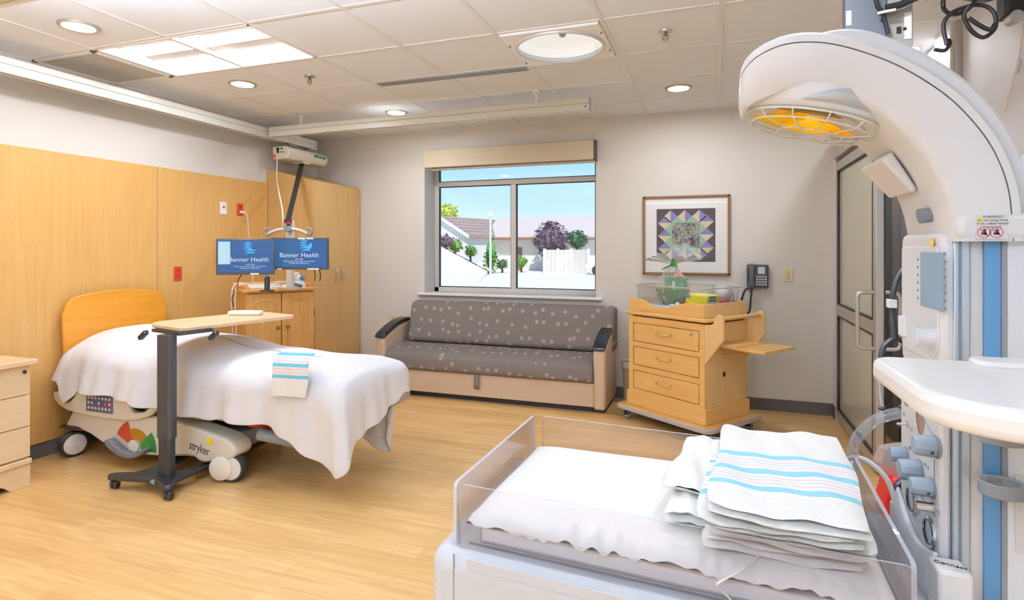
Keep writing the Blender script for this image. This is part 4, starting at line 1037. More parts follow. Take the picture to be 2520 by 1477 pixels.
w = MB(); w.add([(px_s-0.022, 4.728, 0.27), (px_s+0.022, 4.728, 0.27), (px_s+0.022, 4.706, 0.22), (px_s-0.022, 4.706, 0.22), (px_s+0.018, 4.706, 0.13), (px_s-0.026, 4.706, 0.13), (px_s+0.018, 4.728, 0.12), (px_s-0.026, 4.728, 0.12)], [(0, 1, 2, 3), (3, 2, 4, 5), (5, 4, 6, 7)])
w.build('pull_strap', 'strap_grey', sf, world=True, solid=0.005)

# back-wall fittings
def wall_plate(nm, label, cat, x, z, m, parts):
    t = thing(nm, label, cat, (x, YB, z))
    B(-0.038, -0.007, -0.058, 0.038, 0, 0.058).build('plate', m, t, bevel=0.003)
    w = MB(); parts(w); w.build('switch_paddle' if cat == 'switch' else 'receptacle', mat('ivory_dark', srgb(214, 198, 150), 0.45) if 'ivory_dark' not in MATS else 'ivory_dark', t, bevel=0.002)
    return t
wall_plate('light_switch', 'ivory light switch plate on the back wall right of the phone', 'switch', 0.585, 1.153, 'ivory', lambda w: (w.box(-0.017, -0.011, -0.034, 0.017, -0.006, 0.034), w.box(-0.006, -0.018, -0.008, 0.006, -0.010, 0.008)))
wall_plate('wall_outlet', 'ivory wall outlet peeking above the left sofa arm', 'outlet', -3.206, 0.605, 'ivory', lambda w: (w.box(-0.016, -0.010, 0.008, 0.016, -0.006, 0.04), w.box(-0.016, -0.010, -0.04, 0.016, -0.006, -0.008)))
wall_plate('wall_jack', 'white jack plate beside the ivory outlet above the sofa arm', 'outlet', -3.075, 0.59, 'white_plastic', lambda w: (w.box(-0.012, -0.010, -0.012, 0.012, -0.006, 0.012),))

# framed quilt picture
pf0 = thing('framed_picture', 'framed quilt picture with white mat on the back wall', 'picture', (-0.237, YB, 1.145))
PX0, PX1, PZ0, PZ1 = -0.607, 0.133, 1.142, 1.843
w = MB()
for (a, b, c, d) in [(PX0, PZ0, PX0+0.02, PZ1), (PX1-0.02, PZ0, PX1, PZ1), (PX0, PZ0, PX1, PZ0+0.02), (PX0, PZ1-0.02, PX1, PZ1)]: w.box(a, YB-0.028, b, c, YB, d)
w.build('frame', 'frame_brown', pf0, world=True, bevel=0.003)
B(PX0+0.02, YB-0.014, PZ0+0.02, PX1-0.02, YB-0.002, PZ1-0.02).build('mat_board', 'mount_white', pf0, world=True)
mat('q_dark', srgb(98, 88, 92), 0.8); mat('q_tan', srgb(226, 208, 172), 0.8); mat('q_blue', srgb(142, 142, 196), 0.8); mat('q_mint', srgb(160, 200, 172), 0.8)
m = mat('q_photo', srgb(150, 150, 110), 0.8); N = NT(m)
tcn = N.n('ShaderNodeTexCoord'); vo = N.n('ShaderNodeTexVoronoi'); vo.inputs['Scale'].default_value = 60; N.l(tcn.outputs['Object'], vo.inputs['Vector'])
nz = N.n('ShaderNodeTexNoise'); nz.inputs['Scale'].default_value = 14; N.l(tcn.outputs['Object'], nz.inputs['Vector'])
rp = N.n('ShaderNodeValToRGB'); rp.color_ramp.elements[0].position = .38; rp.color_ramp.elements[1].position = .62
rp.color_ramp.elements[0].color = srgb(84, 70, 62); rp.color_ramp.elements[1].color = srgb(178, 184, 140)
q = rp.color_ramp.elements.new(.48); q.color = srgb(140, 132, 150)
mx = N.n('ShaderNodeMix'); mx.data_type = 'FLOAT'; mx.inputs[0].default_value = 0.35
N.l(nz.outputs['Fac'], mx.inputs[2]); N.l(vo.outputs['Distance'], mx.inputs[3]); N.l(mx.outputs[0], rp.inputs[0]); N.l(rp.outputs[0], N.b.inputs['Base Color'])
qx0, qx1, qz0, qz1 = -0.487, 0.012, 1.258, 1.728
def Q(a, b, lay=0): return (qx0+(qx1-qx0)*a, YB-0.0150-0.0004*lay, qz0+(qz1-qz0)*b)
w = MB(); w.add([Q(0, 0), Q(1, 0), Q(1, 1), Q(0, 1)], [(0, 1, 2, 3)], 0)
lo, hi, ti = 0.245, 0.735, 0.02
w.add([Q(lo, lo, 1), Q(hi, lo, 1), Q(hi, hi, 1), Q(lo, hi, 1)], [(0, 1, 2, 3)], 4)
def tri(p, q_, r, mi, lay=2): w.add([Q(*p, lay), Q(*q_, lay), Q(*r, lay)], [(0, 1, 2)], mi)
s_ = (hi-lo)/2
for k in range(3):
    c = lo+s_*k
    h = s_/2
    for mode in 'tblr':
        f = {'t': lambda a, b: (a, b), 'b': lambda a, b: (1-a, 1-b), 'l': lambda a, b: (1-b, a), 'r': lambda a, b: (b, 1-a)}[mode]
        apex = f(c, 0.975); base_ = f(c, hi); L_ = f(c-h, hi+(0.975-hi)/2); R_ = f(c+h, hi+(0.975-hi)/2)
        tri(apex, base_, L_, 1 if mode in 'tl' else 2); tri(apex, base_, R_, 2 if mode in 'tl' else 1)
        if k < 2:
            n0 = f(c, hi); n1 = f(c+s_, hi); tri(n0, n1, R_, 3)
w.build('quilt_print', ['q_dark', 'q_tan', 'q_blue', 'q_mint', 'q_photo'], pf0, world=True)
B(PX0+0.02, YB-0.0205, PZ0+0.02, PX1-0.02, YB-0.0195, PZ1-0.02).build('glazing', 'picture_glass', pf0, world=True)

# telephone
ph = thing('wall_phone', 'dark grey wall telephone hanging right of the framed picture', 'telephone', (0.35, YB, 1.14))
B(-0.085, -0.05, -0.10, 0.085, 0, 0.098).build('body', 'phone_dark', ph, bevel=0.012, seg=3)
w = MB(); w.tube(spline([(-0.05, -0.075, 0.085), (-0.05, -0.085, 0.04), (-0.05, -0.085, -0.04), (-0.05, -0.075, -0.085)], 4), [0.026, .026, .024, .02, .018, .018, .018, .018, .018, .02, .024, .026, .026], 14); w.box(-0.078, -0.085, 0.05, -0.022, -0.045, 0.105); w.box(-0.078, -0.085, -0.105, -0.022, -0.045, -0.05)
w.build('handset', 'phone_grey', ph, bevel=0.008, angle=50)
B(0.0, -0.053, 0.02, 0.055, -0.049, 0.078).build('card', 'label_grey', ph)
w = MB()
for r in range(4):
    for c in range(4): w.box(-0.012+c*0.022, -0.054, -0.076+r*0.022, 0.002+c*0.022, -0.049, -0.064+r*0.022)
w.build('keys', 'label_grey', ph)
MB().tube(spline([(-0.06, -0.07, -0.10), (-0.10, -0.06, -0.12), (-0.125, -0.05, -0.20), (-0.13, -0.04, -0.29), (-0.10, -0.04, -0.325), (-0.065, -0.04, -0.30), (-0.055, -0.04, -0.2), (-0.045, -0.03, -0.10)], 6), 0.0085, 8).build('coiled_cord', 'black_plastic', ph, angle=60)

# ------------------------------------------------------------------ trash bin
tb = thing('trash_bin', 'beige waste bin with a liner between sofa and cart', 'bin', (-0.675, 5.13, 0))
MB().lathe([(0.001, 0.0), (0.075, 0.0), (0.095, 0.36), (0.088, 0.36), (0.07, 0.02), (0.001, 0.02)], n=24).build('body', 'bin', tb)
MB().lathe([(0.09, 0.34), (0.1, 0.33), (0.102, 0.355), (0.097, 0.385), (0.088, 0.37)], n=24).build('liner', mat('liner', srgb(214, 204, 184), 0.6), tb)

# ------------------------------------------------------------------ bassinet cart
CRZ = math.radians(-35.5)
ct = thing('bassinet_cart', 'maple bassinet cart with three drawers and a side flap, on wheels', 'cart', (-0.203, 4.698, 0), CRZ)
MB().prism(rrect(-0.45, -0.34, 0.45, 0.33, (.06,)*4, 6), 0.085, 0.118, 'z').build('platform', mat('platform_grey', srgb(180, 180, 184), 0.45), ct, bevel=0.006)
MB().prism(rrect(-0.445, -0.335, 0.445, 0.325, (.06,)*4, 6), 0.118, 0.121, 'z').build('platform_top', 'wood_birch_h', ct)
B(-0.375, -0.272, 0.121, 0.375, 0.265, 0.235).build('plinth', 'wood_birch_h', ct, bevel=0.004)
B(-0.36, -0.245, 0.235, 0.36, 0.255, 0.835).build('carcass', 'wood_birch_v', ct, bevel=0.002)
w = MB()
for (a, b, c, d) in [(-0.36, 0.235, -0.315, 0.835), (0.315, 0.235, 0.36, 0.835), (-0.315, 0.785, 0.315, 0.835), (-0.315, 0.595, 0.315, 0.632), (-0.315, 0.405, 0.315, 0.445), (-0.315, 0.235, 0.315, 0.255)]:
    w.box(a, -0.262, b, c, -0.245, d)
w.build('face_frame', 'wood_birch_h', ct)
for (a, b) in [(0.637, 0.780), (0.450, 0.590), (0.260, 0.400)]:
    d = B(-0.307, -0.262, a, 0.307, -0.246, b).build('drawer', 'wood_birch_h', ct, bevel=0.003)
    zz = (a+b)/2+0.015
    MB().tube(spline([(-0.065, -0.262, zz), (-0.06, -0.285, zz), (-0.02, -0.292, zz-0.004), (0.02, -0.292, zz-0.004), (0.06, -0.285, zz), (0.065, -0.262, zz)], 4), 0.0055, 8).build('handle', 'brass', d, angle=60)
    if a > 0.6: MB().cyl((0.245, -0.262, b-0.03), (0.245, -0.267, b-0.03), 0.012).build('lock', 'brushed', d)
for sg in (1,):
    br = [(0.0, 0.835), (0.05, 0.835), (0.07, 0.85), (0.085, 0.895), (0.105, 0.915), (0.13, 0.912), (0.148, 0.885), (0.15, 0.74), (0.0, 0.55)]
    for y0, y1 in [(-0.262, -0.24), (0.235, 0.257)]:
        MB().prism([(sg*(0.36+a), b) for a, b in br], y0, y1, 'y').build('bracket', 'wood_birch_v', ct, bevel=0.003)
    MB().cyl((sg*0.475, -0.24, 0.885), (sg*0.475, 0.235, 0.885), 0.014, n=14).build('push_bar', 'wood_birch_h', ct)
flp = B(0.365, -0.13, 0.662, 0.735, 0.25, 0.682).build('flap', 'wood_birch_h', ct, bevel=0.003)
B(-0.385, -0.13, 0.30, -0.365, 0.235, 0.68).build('folded_flap', 'wood_birch_v', ct, bevel=0.003)
MB().cyl((0.375, -0.05, 0.60), (0.60, -0.05, 0.658), 0.007, n=10).build('flap_stay', 'brass', flp)
B(0.37, -0.20, 0.69, 0.38, -0.15, 0.72).build('latch', 'brushed', ct)
B(0.36, -0.05, 0.44, 0.362, -0.02, 0.475).build('keyhole', 'dark', ct)
B(-0.385, -0.285, 0.847, 0.385, 0.27, 0.875).build('tray_board', 'wood_birch_h', ct, bevel=0.008)
B(-0.34, -0.23, 0.835, 0.34, 0.24, 0.847).build('tray_riser', 'dark', ct)
fp = [(-0.355, 0.875), (0.355, 0.875), (0.355, 0.975), (0.20, 0.975), (0.14, 0.962), (0.07, 0.938), (0.0, 0.922), (-0.08, 0.922), (-0.14, 0.938), (-0.19, 0.962), (-0.24, 0.975), (-0.355, 0.978)]
MB().prism(fp, -0.262, -0.245, 'y').build('tray_front', 'wood_birch_h', ct, bevel=0.003)
w = B(-0.355, -0.245, 0.875, -0.338, 0.245, 0.975); w.box(0.338, -0.245, 0.875, 0.355, 0.245, 0.975); w.box(-0.355, 0.245, 0.875, 0.355, 0.262, 0.975)
w.build('tray_sides', 'wood_birch_v', ct, bevel=0.003)
for (x, y) in [(-0.37, -0.27), (0.37, -0.27), (-0.37, 0.26), (0.37, 0.26)]:
    cs = MB(); M = Matrix.Translation((x, y, 0.033)) @ Matrix.Rotation(PI/2, 4, 'X')
    cs.lathe([(0.012, -0.012), (0.028, -0.012), (0.033, -0.006), (0.033, 0.006), (0.028, 0.012), (0.012, 0.012)], M, 20)
    c1 = cs.build('caster', 'mid_grey', ct)
    cs = MB(); cs.lathe([(0.001, -0.014), (0.016, -0.013)], M, 16); cs.lathe([(0.001, 0.014), (0.016, 0.013)], M, 16); cs.build('wheel_hub', 'white_plastic', c1)
    cs = MB(); cs.box(x-0.018, y-0.02, 0.03, x+0.018, y-0.016, 0.085); cs.box(x-0.018, y+0.016, 0.03, x+0.018, y+0.02, 0.085); cs.box(x-0.025, y-0.022, 0.08, x+0.025, y+0.022, 0.085); cs.build('fork', 'black_plastic', c1)
CM = ROOTM[ct.name]
# clear tub in the tray
tub = thing('acrylic_bassinet', 'clear plastic bassinet tub set in the wooden tray of the cart', 'bassinet', CM @ Vector((0, 0, 0.876)), CRZ)
rg = []
for z, q in [(0.0, 0.93), (0.02, 0.95), (0.205, 1.0)]: rg.append([(a*q, b*q, z) for a, b in rrect(-0.33, -0.235, 0.33, 0.235, (.05,)*4, 5)])
MB().loft(rg, 0, caps=False).build('tub', 'clear_tub', tub)
MB().tube([(a, b, 0.207) for a, b in rrect(-0.335, -0.24, 0.335, 0.24, (.05,)*4, 5)], 0.006, 8, closed=True).build('rim', clear('rim_clear', (.9, .9, .88, 1), .1, haze=.4, hazecol=(.8, .78, .74, 1)), tub, angle=60)
MB().prism([(a*.88, b*.88) for a, b in rrect(-0.33, -0.235, 0.33, 0.235, (.05,)*4, 5)], 0.004, 0.055, 'z').build('pad', 'linen', tub, bevel=0.02, seg=3)
# gift basket
gb_ = thing('gift_basket', 'green gift box wrapped in clear cellophane tied with a ribbon', 'gift', CM @ Vector((-0.085, -0.06, 0.931)), CRZ)
w = MB(); w.loft([[Vector((a*q, b*q, z)) for a, b in rrect(-0.1, -0.08, 0.1, 0.08, (.02,)*4, 4)] for q, z in [(0.62, 0), (0.8, 0.03), (1.0, 0.09), (1.12, 0.125)]]); w.build('bowl_box', 'green_box', gb_, angle=25)
B(-0.075, -0.01, 0.06, 0.09, 0.07, 0.21).build('tall_box', 'green_box', gb_, bevel=0.004)
B(0.005, -0.013, 0.09, 0.03, -0.009, 0.19).build('paper_tag', 'paper', gb_)
w = MB(); w.ball((0.03, 0.03, 0.235), (0.03, 0.025, 0.03)); w.ball((0.055, 0.03, 0.218), (0.022, 0.02, 0.02)); w.ball((0.012, 0.02, 0.22), (0.02, 0.02, 0.022)); w.build('plush_toy', 'peach', gb_)
MB().ball((0.062, 0.012, 0.215), 0.014).build('candy', 'red', gb_)
random.seed(3)
def wrap(u, v):
    a = 2*PI*u; ruff = 0.016*math.sin(a*9+1)+0.01*math.sin(a*15)
    if v < 0.62:
        t = v/0.62; r = interp(t, [(0, .085), (0.25, .135), (0.5, .135), (0.8, .07), (1, .014)])+ruff*(0.3+0.7*t)*(1-t*.8); z = -0.0+0.315*t
    else:
        t = (v-0.62)/0.38; r = 0.014+0.20*t*(1-0.35*abs(math.sin(a)))+ruff*2.2*t; z = 0.315+t*(0.075+0.10*max(0, math.sin(a))+0.02*math.sin(a*7))-0.03*t*t*abs(math.cos(a))
    return (r*math.cos(a)*1.05, r*math.sin(a)*0.8, max(z, 0.002))
clear('cellophane_fan', (0.97, 0.98, 0.98, 1), 0.10, 0.10, haze=0.17, hazecol=(0.93, 0.97, 0.97, 1))
w = MB().grid(wrap, 72, 30)
w.m = [1 if (k % 30) >= 19 else 0 for k in range(len(w.f))]
w.build('cellophane', ['cellophane', 'cellophane_fan'], gb_, angle=80, weld=True)
w = MB(); w.lathe([(0.017, 0.30), (0.02, 0.315), (0.017, 0.33)], n=14)
w.tube([(0.01, -0.015, 0.315), (0.045, -0.03, 0.33), (0.07, -0.03, 0.295)], [0.006, .014, .004], 6); w.tube([(0.0, -0.018, 0.315), (0.018, -0.03, 0.35), (0.026, -0.03, 0.365)], [0.006, .008, .003], 6); w.tube([(0, -0.018, 0.315), (-0.05, -0.03, 0.29), (-0.085, -0.03, 0.275)], [0.005, .008, .003], 6)
w.build('ribbon', 'green_ribbon', gb_)
# diaper pack
dp = thing('diaper_pack', 'bright yellow diaper pack in the bassinet beside the green gift', 'diaper pack', CM @ Vector((0.175, -0.045, 0.931)), CRZ+math.radians(-8))
B(-0.11, -0.065, 0, 0.11, 0.075, 0.10).build('pack', 'yellow_pack', dp, bevel=0.015, seg=3)
w = MB(); w.box(-0.112, -0.0665, 0.068, -0.055, -0.06, 0.098); w.box(0.09, -0.04, 0.05, 0.1115, 0.03, 0.09); w.build('blue_badge', 'blue_print', dp, bevel=0.003)
w = MB(); w.box(0.10, -0.06, 0.002, 0.1115, 0.07, 0.045); w.box(-0.06, -0.03, 0.0995, 0.05, 0.03, 0.1012); w.build('white_panel', 'paper', dp)
w = MB(); w.box(0.105, 0.0, 0.008, 0.1125, 0.06, 0.038); w.build('blue_panel', 'blue_print', dp)
DM = ROOTM[dp.name]
text('lettering', 'Pampers', 0.022, DM @ frame((-0.082, -0.0672, 0.083), (1, 0, 0), (0, 0, 1)), 'paper', dp)
text('lettering', 'Pampers', 0.02, DM @ frame((0.1118, -0.005, 0.07), (0, 1, 0), (0, 0, 1)), 'paper', dp)
text('lettering', 'ww', 0.03, DM @ frame((-0.085, -0.0656, 0.03), (1, 0, 0), (0, 0, 1)), 'orange', dp)
pk = thing('supply_bag', 'clear plastic bag with white and pink supplies behind the diaper pack', 'bag', CM @ Vector((0.235, 0.12, 0.931)), CRZ)
w = MB(); w.ball((0, 0, 0.04), (0.055, 0.05, 0.045)); w.ball((0.03, -0.05, 0.035), (0.05, 0.035, 0.035)); w.build('pink_cloth', 'pink_plush', pk)
w = MB(); w.ball((-0.02, 0.02, 0.10), (0.06, 0.05, 0.045)); w.ball((0.03, 0.0, 0.085), (0.05, 0.045, 0.04)); w.build('white_cloth', 'linen', pk)
w = MB(); w.loft([[Vector(((0.085*q+0.006*math.sin(k*2.1+z*70))*math.cos(2*PI*k/24), (0.08*q+0.006*math.cos(k*1.7))*math.sin(2*PI*k/24), z)) for k in range(24)] for q, z in [(0.8, 0.001), (1.05, .04), (1.0, .10), (0.7, .15), (0.3, .17)]]); w.build('film', 'bag_film', pk)
wp = thing('tissue_cloth', 'crumpled white cloth in front of the yellow diaper pack', 'cloth', CM @ Vector((0.03, -0.14, 0.931)), CRZ)
MB().grid(lambda u, v: (-0.07+0.14*u, -0.04+0.08*v, 0.004+0.03*abs(math.sin(u*7+v*3))*math.sin(PI*u)*math.sin(PI*v)), 24, 16).build('cloth', 'linen', wp, solid=0.003, angle=80)

# ------------------------------------------------------------------ infant warmer
IW = thing('infant_warmer', 'white infant warmer with overhead heater arm and clear-sided bed', 'infant warmer', (0.05, 1.30, 0))
A_, D_, C_, B_ = Vector((-.492, 1.072)), Vector((.2855, 1.0193)), Vector((.306, 1.525)), Vector((-.481, 1.587))
def bp_(u, v, z):
    p = A_*(1-u)*(1-v)+D_*u*(1-v)+C_*u*v+B_*(1-u)*v
    return Vector((p.x, p.y, z))
def bq(u0, v0, z0, u1, v1, z1): return [bp_(u0, v0, z0), bp_(u1, v0, z0), bp_(u1, v1, z0), bp_(u0, v1, z0), bp_(u0, v0, z1), bp_(u1, v0, z1), bp_(u1, v1, z1), bp_(u0, v1, z1)]
def blk(nm, m, *a, bevel=0.004, seg=2, parent=None):
    return MB().hexa(bq(*a)).build(nm, m, parent or IW, world=True, bevel=bevel, seg=seg)
dk = blk('bed_deck', 'deck_white', -0.075, -0.055, 0.61, 1.10, 1.06, 0.762, bevel=0.035, seg=4)
for v0, v1 in [(-0.058, -0.052)]: blk('deck_rail', 'deck_white', 0.04, v0, 0.735, 1.08, v1, 0.757, bevel=0.003, parent=dk)
w = MB(); w.hexa(bq(0.0005, -0.0565, 0.612, 0.0035, -0.052, 0.76)); w.build('seam', 'grey_plastic', dk, world=True)
blk('slide_latch', clear('latch_clear', (.9, .92, .95, 1), .15, haze=.35), 0.565, -0.062, 0.736, 0.665, -0.05, 0.76, bevel=0.003, parent=dk)
w = MB(); w.hexa(bq(0.02, 0.030, 0.7615, 0.99, 0.042, 0.7635)); w.hexa(bq(1.0, 0.02, 0.7615, 1.012, 1.0, 0.7632)); w.hexa(bq(0.02, 0.96, 0.7615, 0.99, 0.985, 0.7635)); w.build('deck_groove', 'mid_grey', dk, world=True)
tray = MB()
for a in [(0.045, 0.055, 0.763, 0.965, 0.068, 0.797), (0.045, 0.93, 0.763, 0.965, 0.943, 0.797), (0.045, 0.055, 0.763, 0.055, 0.943, 0.797), (0.955, 0.055, 0.763, 0.965, 0.943, 0.797), (0.045, 0.055, 0.763, 0.965, 0.943, 0.771)]: tray.hexa(bq(*a))
tray.build('mattress_tray', 'frost_side', IW, world=True, bevel=0.002)
# acrylic walls: clear faces with a pale edge
def panel(p0, p1, z0, z1, th, nm='side_panel', r=0.012):
    d = (p1-p0); L = d.length; d.normalize(); nrm = Vector((-d.y, d.x, 0))
    out = rrect(0, z0, L, z1, (r, r, 0.002, 0.002), 4)
    w = MB(); n = len(out)
    f = [p0+d*a+nrm*(-th/2) for a, b in out]; g = [p0+d*a+nrm*(th/2) for a, b in out]
    for q, (a, b) in zip(f, out): q.z = b
    for q, (a, b) in zip(g, out): q.z = b
    w.add(f+g, [tuple(range(n))[::-1]], 0); w.f.append(tuple(range(n, 2*n))); w.m.append(0)
    for i in range(n): w.f.append((i, (i+1) % n, n+(i+1) % n, n+i)); w.m.append(1)
    return w.build(nm, ['acrylic', 'acrylic_edge'], IW, world=True, angle=30)
clear('acrylic_edge', (.86, .88, .98, 1), .15, haze=.5, hazecol=(.88, .90, 1.0, 1))
panel(bp_(-0.012, 0.0, 0), bp_(-0.012, 0.995, 0), 0.757, 0.89, 0.007)
panel(bp_(0.02, 1.0, 0), bp_(0.98, 1.0, 0), 0.757, 0.89, 0.006)
panel(bp_(0.003, 0.0, 0), bp_(1.0, 0.0, 0), 0.757, 0.89, 0.004)
panel(bp_(1.002, 0.015, 0), bp_(1.002, 0.985, 0), 0.757, 0.89, 0.007)
# base and column
w = MB(); w.prism(rrect(-0.42, 1.02, 0.60, 1.10, (.03,)*4, 5), 0.09, 0.13, 'z'); w.prism(rrect(-0.42, 1.50, 0.60, 1.58, (.03,)*4, 5), 0.09, 0.13, 'z'); w.prism(rrect(0.40, 1.05, 0.60, 1.55, (.03,)*4, 5), 0.09, 0.13, 'z'); w.box(0.40, 1.19, 0.13, 0.60, 1.42, 0.20)
w.build('base', 'warm_white', IW, world=True, bevel=0.008)
w = MB(); w.box(-0.15, 1.16, 0.36, 0.42, 1.44, 0.45); w.hexa([Vector(p) for p in [(-.1, 1.2, .45), (.1, 1.2, .45), (.1, 1.4, .45), (-.1, 1.4, .45), (-.2, 1.15, .61), (.2, 1.15, .61), (.2, 1.45, .61), (-.2, 1.45, .61)]])
w.build('bed_support', 'warm_white', IW, world=True, bevel=0.01)
for x in (-0.38, 0.56):
    for y in (1.06, 1.54):
        M = Matrix.Translation((x, y, 0.045)) @ Matrix.Rotation(PI/2, 4, 'X')
        w = MB(); w.lathe([(0.01, -0.014), (0.038, -0.014), (0.045, -0.006), (0.045, 0.006), (0.038, 0.014), (0.01, 0.014)], M, 22); w.cyl((x, y, 0.045), (x, y, 0.095), 0.012, n=10); w.build('caster', 'mid_grey', IW, world=True)
col = B(0.416, 1.20, 0.20, 0.60, 1.42, 1.385).build('column', mat('column_beige', srgb(226, 221, 215), 0.45), IW, world=True, bevel=0.004)
B(0.392, 1.192, 0.20, 0.4155, 1.425, 1.385).build('column_post', 'steel_post', col, world=True, bevel=0.002)
B(0.399, 1.1905, 0.20, 0.403, 1.1915, 1.385).build('post_slot', 'mid_grey', col, world=True)
B(0.436, 1.193, 0.20, 0.459, 1.201, 1.385).build('dovetail_rail', 'rail_blue', col, world=True)
B(0.4595, 1.191, 0.20, 0.467, 1.201, 1.385).build('rail_edge', 'grey_plastic', col, world=True)
B(0.467, 1.192, 0.20, 0.60, 1.2, 1.385).build('side_plate', 'cool_white', col, world=True, bevel=0.002)
B(0.478, 1.19, 0.86, 0.56, 1.1925, 0.99).build('data_plate', 'label_grey', col, world=True)
# hose hooks
for z in (1.052, 0.966):
    pts = [(0.447+0.029*math.cos(a), 1.158+0.029*math.sin(a), z) for a in [math.radians(125-i*(325)/22) for i in range(23)]]
    w = MB()
    inner = [(0.447+0.024*math.cos(a), 1.158+0.024*math.sin(a)) for a in [math.radians(125-i*325/22) for i in range(23)]]
    outer = [(0.447+0.032*math.cos(a), 1.158+0.032*math.sin(a)) for a in [math.radians(125-i*325/22) for i in range(23)]]
    rings = [[Vector((i_[0], i_[1], z)), Vector((o_[0], o_[1], z)), Vector((o_[0], o_[1], z+0.022)), Vector((i_[0], i_[1], z+0.022))] for i_, o_ in zip(inner, outer)]
    w.loft(rings); w.box(0.437, 1.18, z+0.002, 0.457, 1.194, z+0.02)
    w.build('hose_hook', 'grey_plastic', col, world=True, bevel=0.0015)
# control module
cm_ = B(0.374, 1.20, 0.775, 0.392, 1.425, 1.14).build('control_panel', 'warm_white', IW, world=True, bevel=0.006)
lip = [(1.43, 0.80), (1.40, 0.792), (1.34, 0.80), (1.27, 0.81), (1.20, 0.80), (1.198, 0.77), (1.27, 0.76), (1.36, 0.752), (1.43, 0.765)]
w = MB()
ringa = []
for k in range(15):
    t = k/14; y = 1.425-0.225*t; zt_ = 0.865-0.03*t-0.035*math.sin(PI*t); bulge = 0.012+0.018*math.sin(PI*(0.15+0.7*t))
    ringa.append([Vector((0.374, y, zt_)), Vector((0.374-bulge*0.35, y, zt_+0.002)), Vector((0.374-bulge, y, zt_-0.04)), Vector((0.374-bulge*0.9, y, 0.75)), Vector((0.374, y, 0.735))])
w.loft(ringa); w.build('panel_scoop', 'cool_white', cm_, world=True, bevel=0.004)
def knob(y, z, r, L, nm='knob', m='knob_blue'):
    M = Matrix.Translation((0.374, y, z)) @ Matrix.Rotation(-PI/2, 4, 'Y')
    rings = []
    for q, h in [(0.92, 0.003), (0.98, 0.006), (0.9, L-0.004), (0.8, L)]:
        rings.append([M @ Vector(((r*q*(1-(0.09 if k % 3 == 0 else 0)))*math.cos(2*PI*k/30), (r*q*(1-(0.09 if k % 3 == 0 else 0)))*math.sin(2*PI*k/30), h)) for k in range(30)])
    b = MB().loft(rings).build(nm, m, cm_, world=True, angle=40)
    MB().lathe([(0.001, 0.0), (r*1.05, 0.0), (r*1.05, 0.002), (r*0.9, 0.003)], M, 24).build('knob_dial', 'grey_plastic', b, world=True)
    MB().cyl(M @ Vector((-r*0.35, -r*0.93, 0.012)), M @ Vector((-r*0.36, -r*0.97, 0.012)), 0.0028, n=8).build('knob_dot', 'ink', b, world=True)
knob(1.214, 1.018, 0.0195, 0.036); knob(1.382, 0.946, 0.0165, 0.03); knob(1.298, 0.944, 0.0215, 0.036); knob(1.232, 0.938, 0.0175, 0.036)
def gauge(y, z, r):
    M = Matrix.Translation((0.374, y, z)) @ Matrix.Rotation(-PI/2, 4, 'Y')
    g = MB().lathe([(r*0.82, 0.006), (r*0.9, 0.008), (r, 0.006), (r, 0.0)], M, 28).build('gauge', 'chrome', cm_, world=True)
    MB().lathe([(0.001, 0.004), (r*0.85, 0.004)], M, 28).build('gauge_face', mat('gauge_face', srgb(205, 215, 225), 0.15) if 'gauge_face' not in MATS else 'gauge_face', g, world=True)
gauge(1.338, 0.872, 0.026); gauge(1.238, 0.855, 0.027)
MB().cyl((0.374, 1.225, 0.905), (0.345, 1.225, 0.905), 0.0085, n=16).build('gas_port', 'chrome', cm_, world=True)
w = MB(); M = Matrix.Translation((0.3735, 1.30, 1.045)) @ Matrix.Rotation(-PI/2, 4, 'Y') @ Matrix.Diagonal((1.5, 1, 1, 1)); w.lathe([(0.001, 0.001), (0.02, 0.001), (0.022, 0.0)], M, 24); w.build('oval_gauge', 'amber_glass', cm_, world=True)
w = MB(); w.cyl((0.374, 1.352, 1.018), (0.366, 1.352, 1.018), 0.008, n=14); w.tube([(0.368, 1.352, 1.018), (0.352, 1.362, 1.014)], 0.003, 8); w.build('toggle_switch', 'chrome', cm_, world=True)
w = MB()
for (y0, z0, y1, z1) in [(1.405, 1.085, 1.22, 1.03), (1.40, 0.905, 1.22, 0.89), (1.36, 0.90, 1.30, 0.86), (1.225, 0.99, 1.225, 0.93)]:
    w.hexa([Vector((x, y0 if s == 0 else y1, (z0 if s == 0 else z1)+dz)) for x in (0.3732, 0.3742) for s, dz in ((0, 0), (1, 0), (1, .0025), (0, .0025))])
w.build('panel_line', mat('print_blue', srgb(140, 160, 180), .5), cm_, world=True)
for (y, z, s) in [(1.385, 1.05, '4 6 8'), (1.40, 1.025, 'I 0'), (1.235, 1.075, 'CPAP'), (1.36, 0.968, '- 60 -'), (1.265, 0.965, '0 2 4'), (1.205, 0.905, '+ 5')]:
    text('panel_lettering', s, 0.011, frame((0.3735, y, z), (0, -1, 0), (0, 0, 1)), 'mid_grey', cm_, extrude=0.0002)
# side bracket with probe block
w = MB(); w.prism([(0.360, 0.935), (0.374, 0.925), (0.395, 0.92), (0.395, 0.80), (0.388, 0.80), (0.386, 0.862)], 1.43, 1.455, 'y'); w.build('drip_guard', 'cool_white', IW, world=True, bevel=0.003)
pb = MB(); pb.box(0.352, 1.135, 0.755, 0.402, 1.19, 0.835); pb = pb.build('probe_block', 'white_plastic', IW, world=True, bevel=0.006)
text('block_lettering', 'Connect', 0.013, frame((0.377, 1.162, 0.8355), (1, -0.3, 0), (0, 1, 0)), 'ink', pb)
MB().tube([(0.385, 1.137, 0.79), (0.395, 1.10, 0.77), (0.40, 1.07, 0.73)], 0.009, 12).build('probe_lead', 'white_plastic', pb, world=True, angle=60)
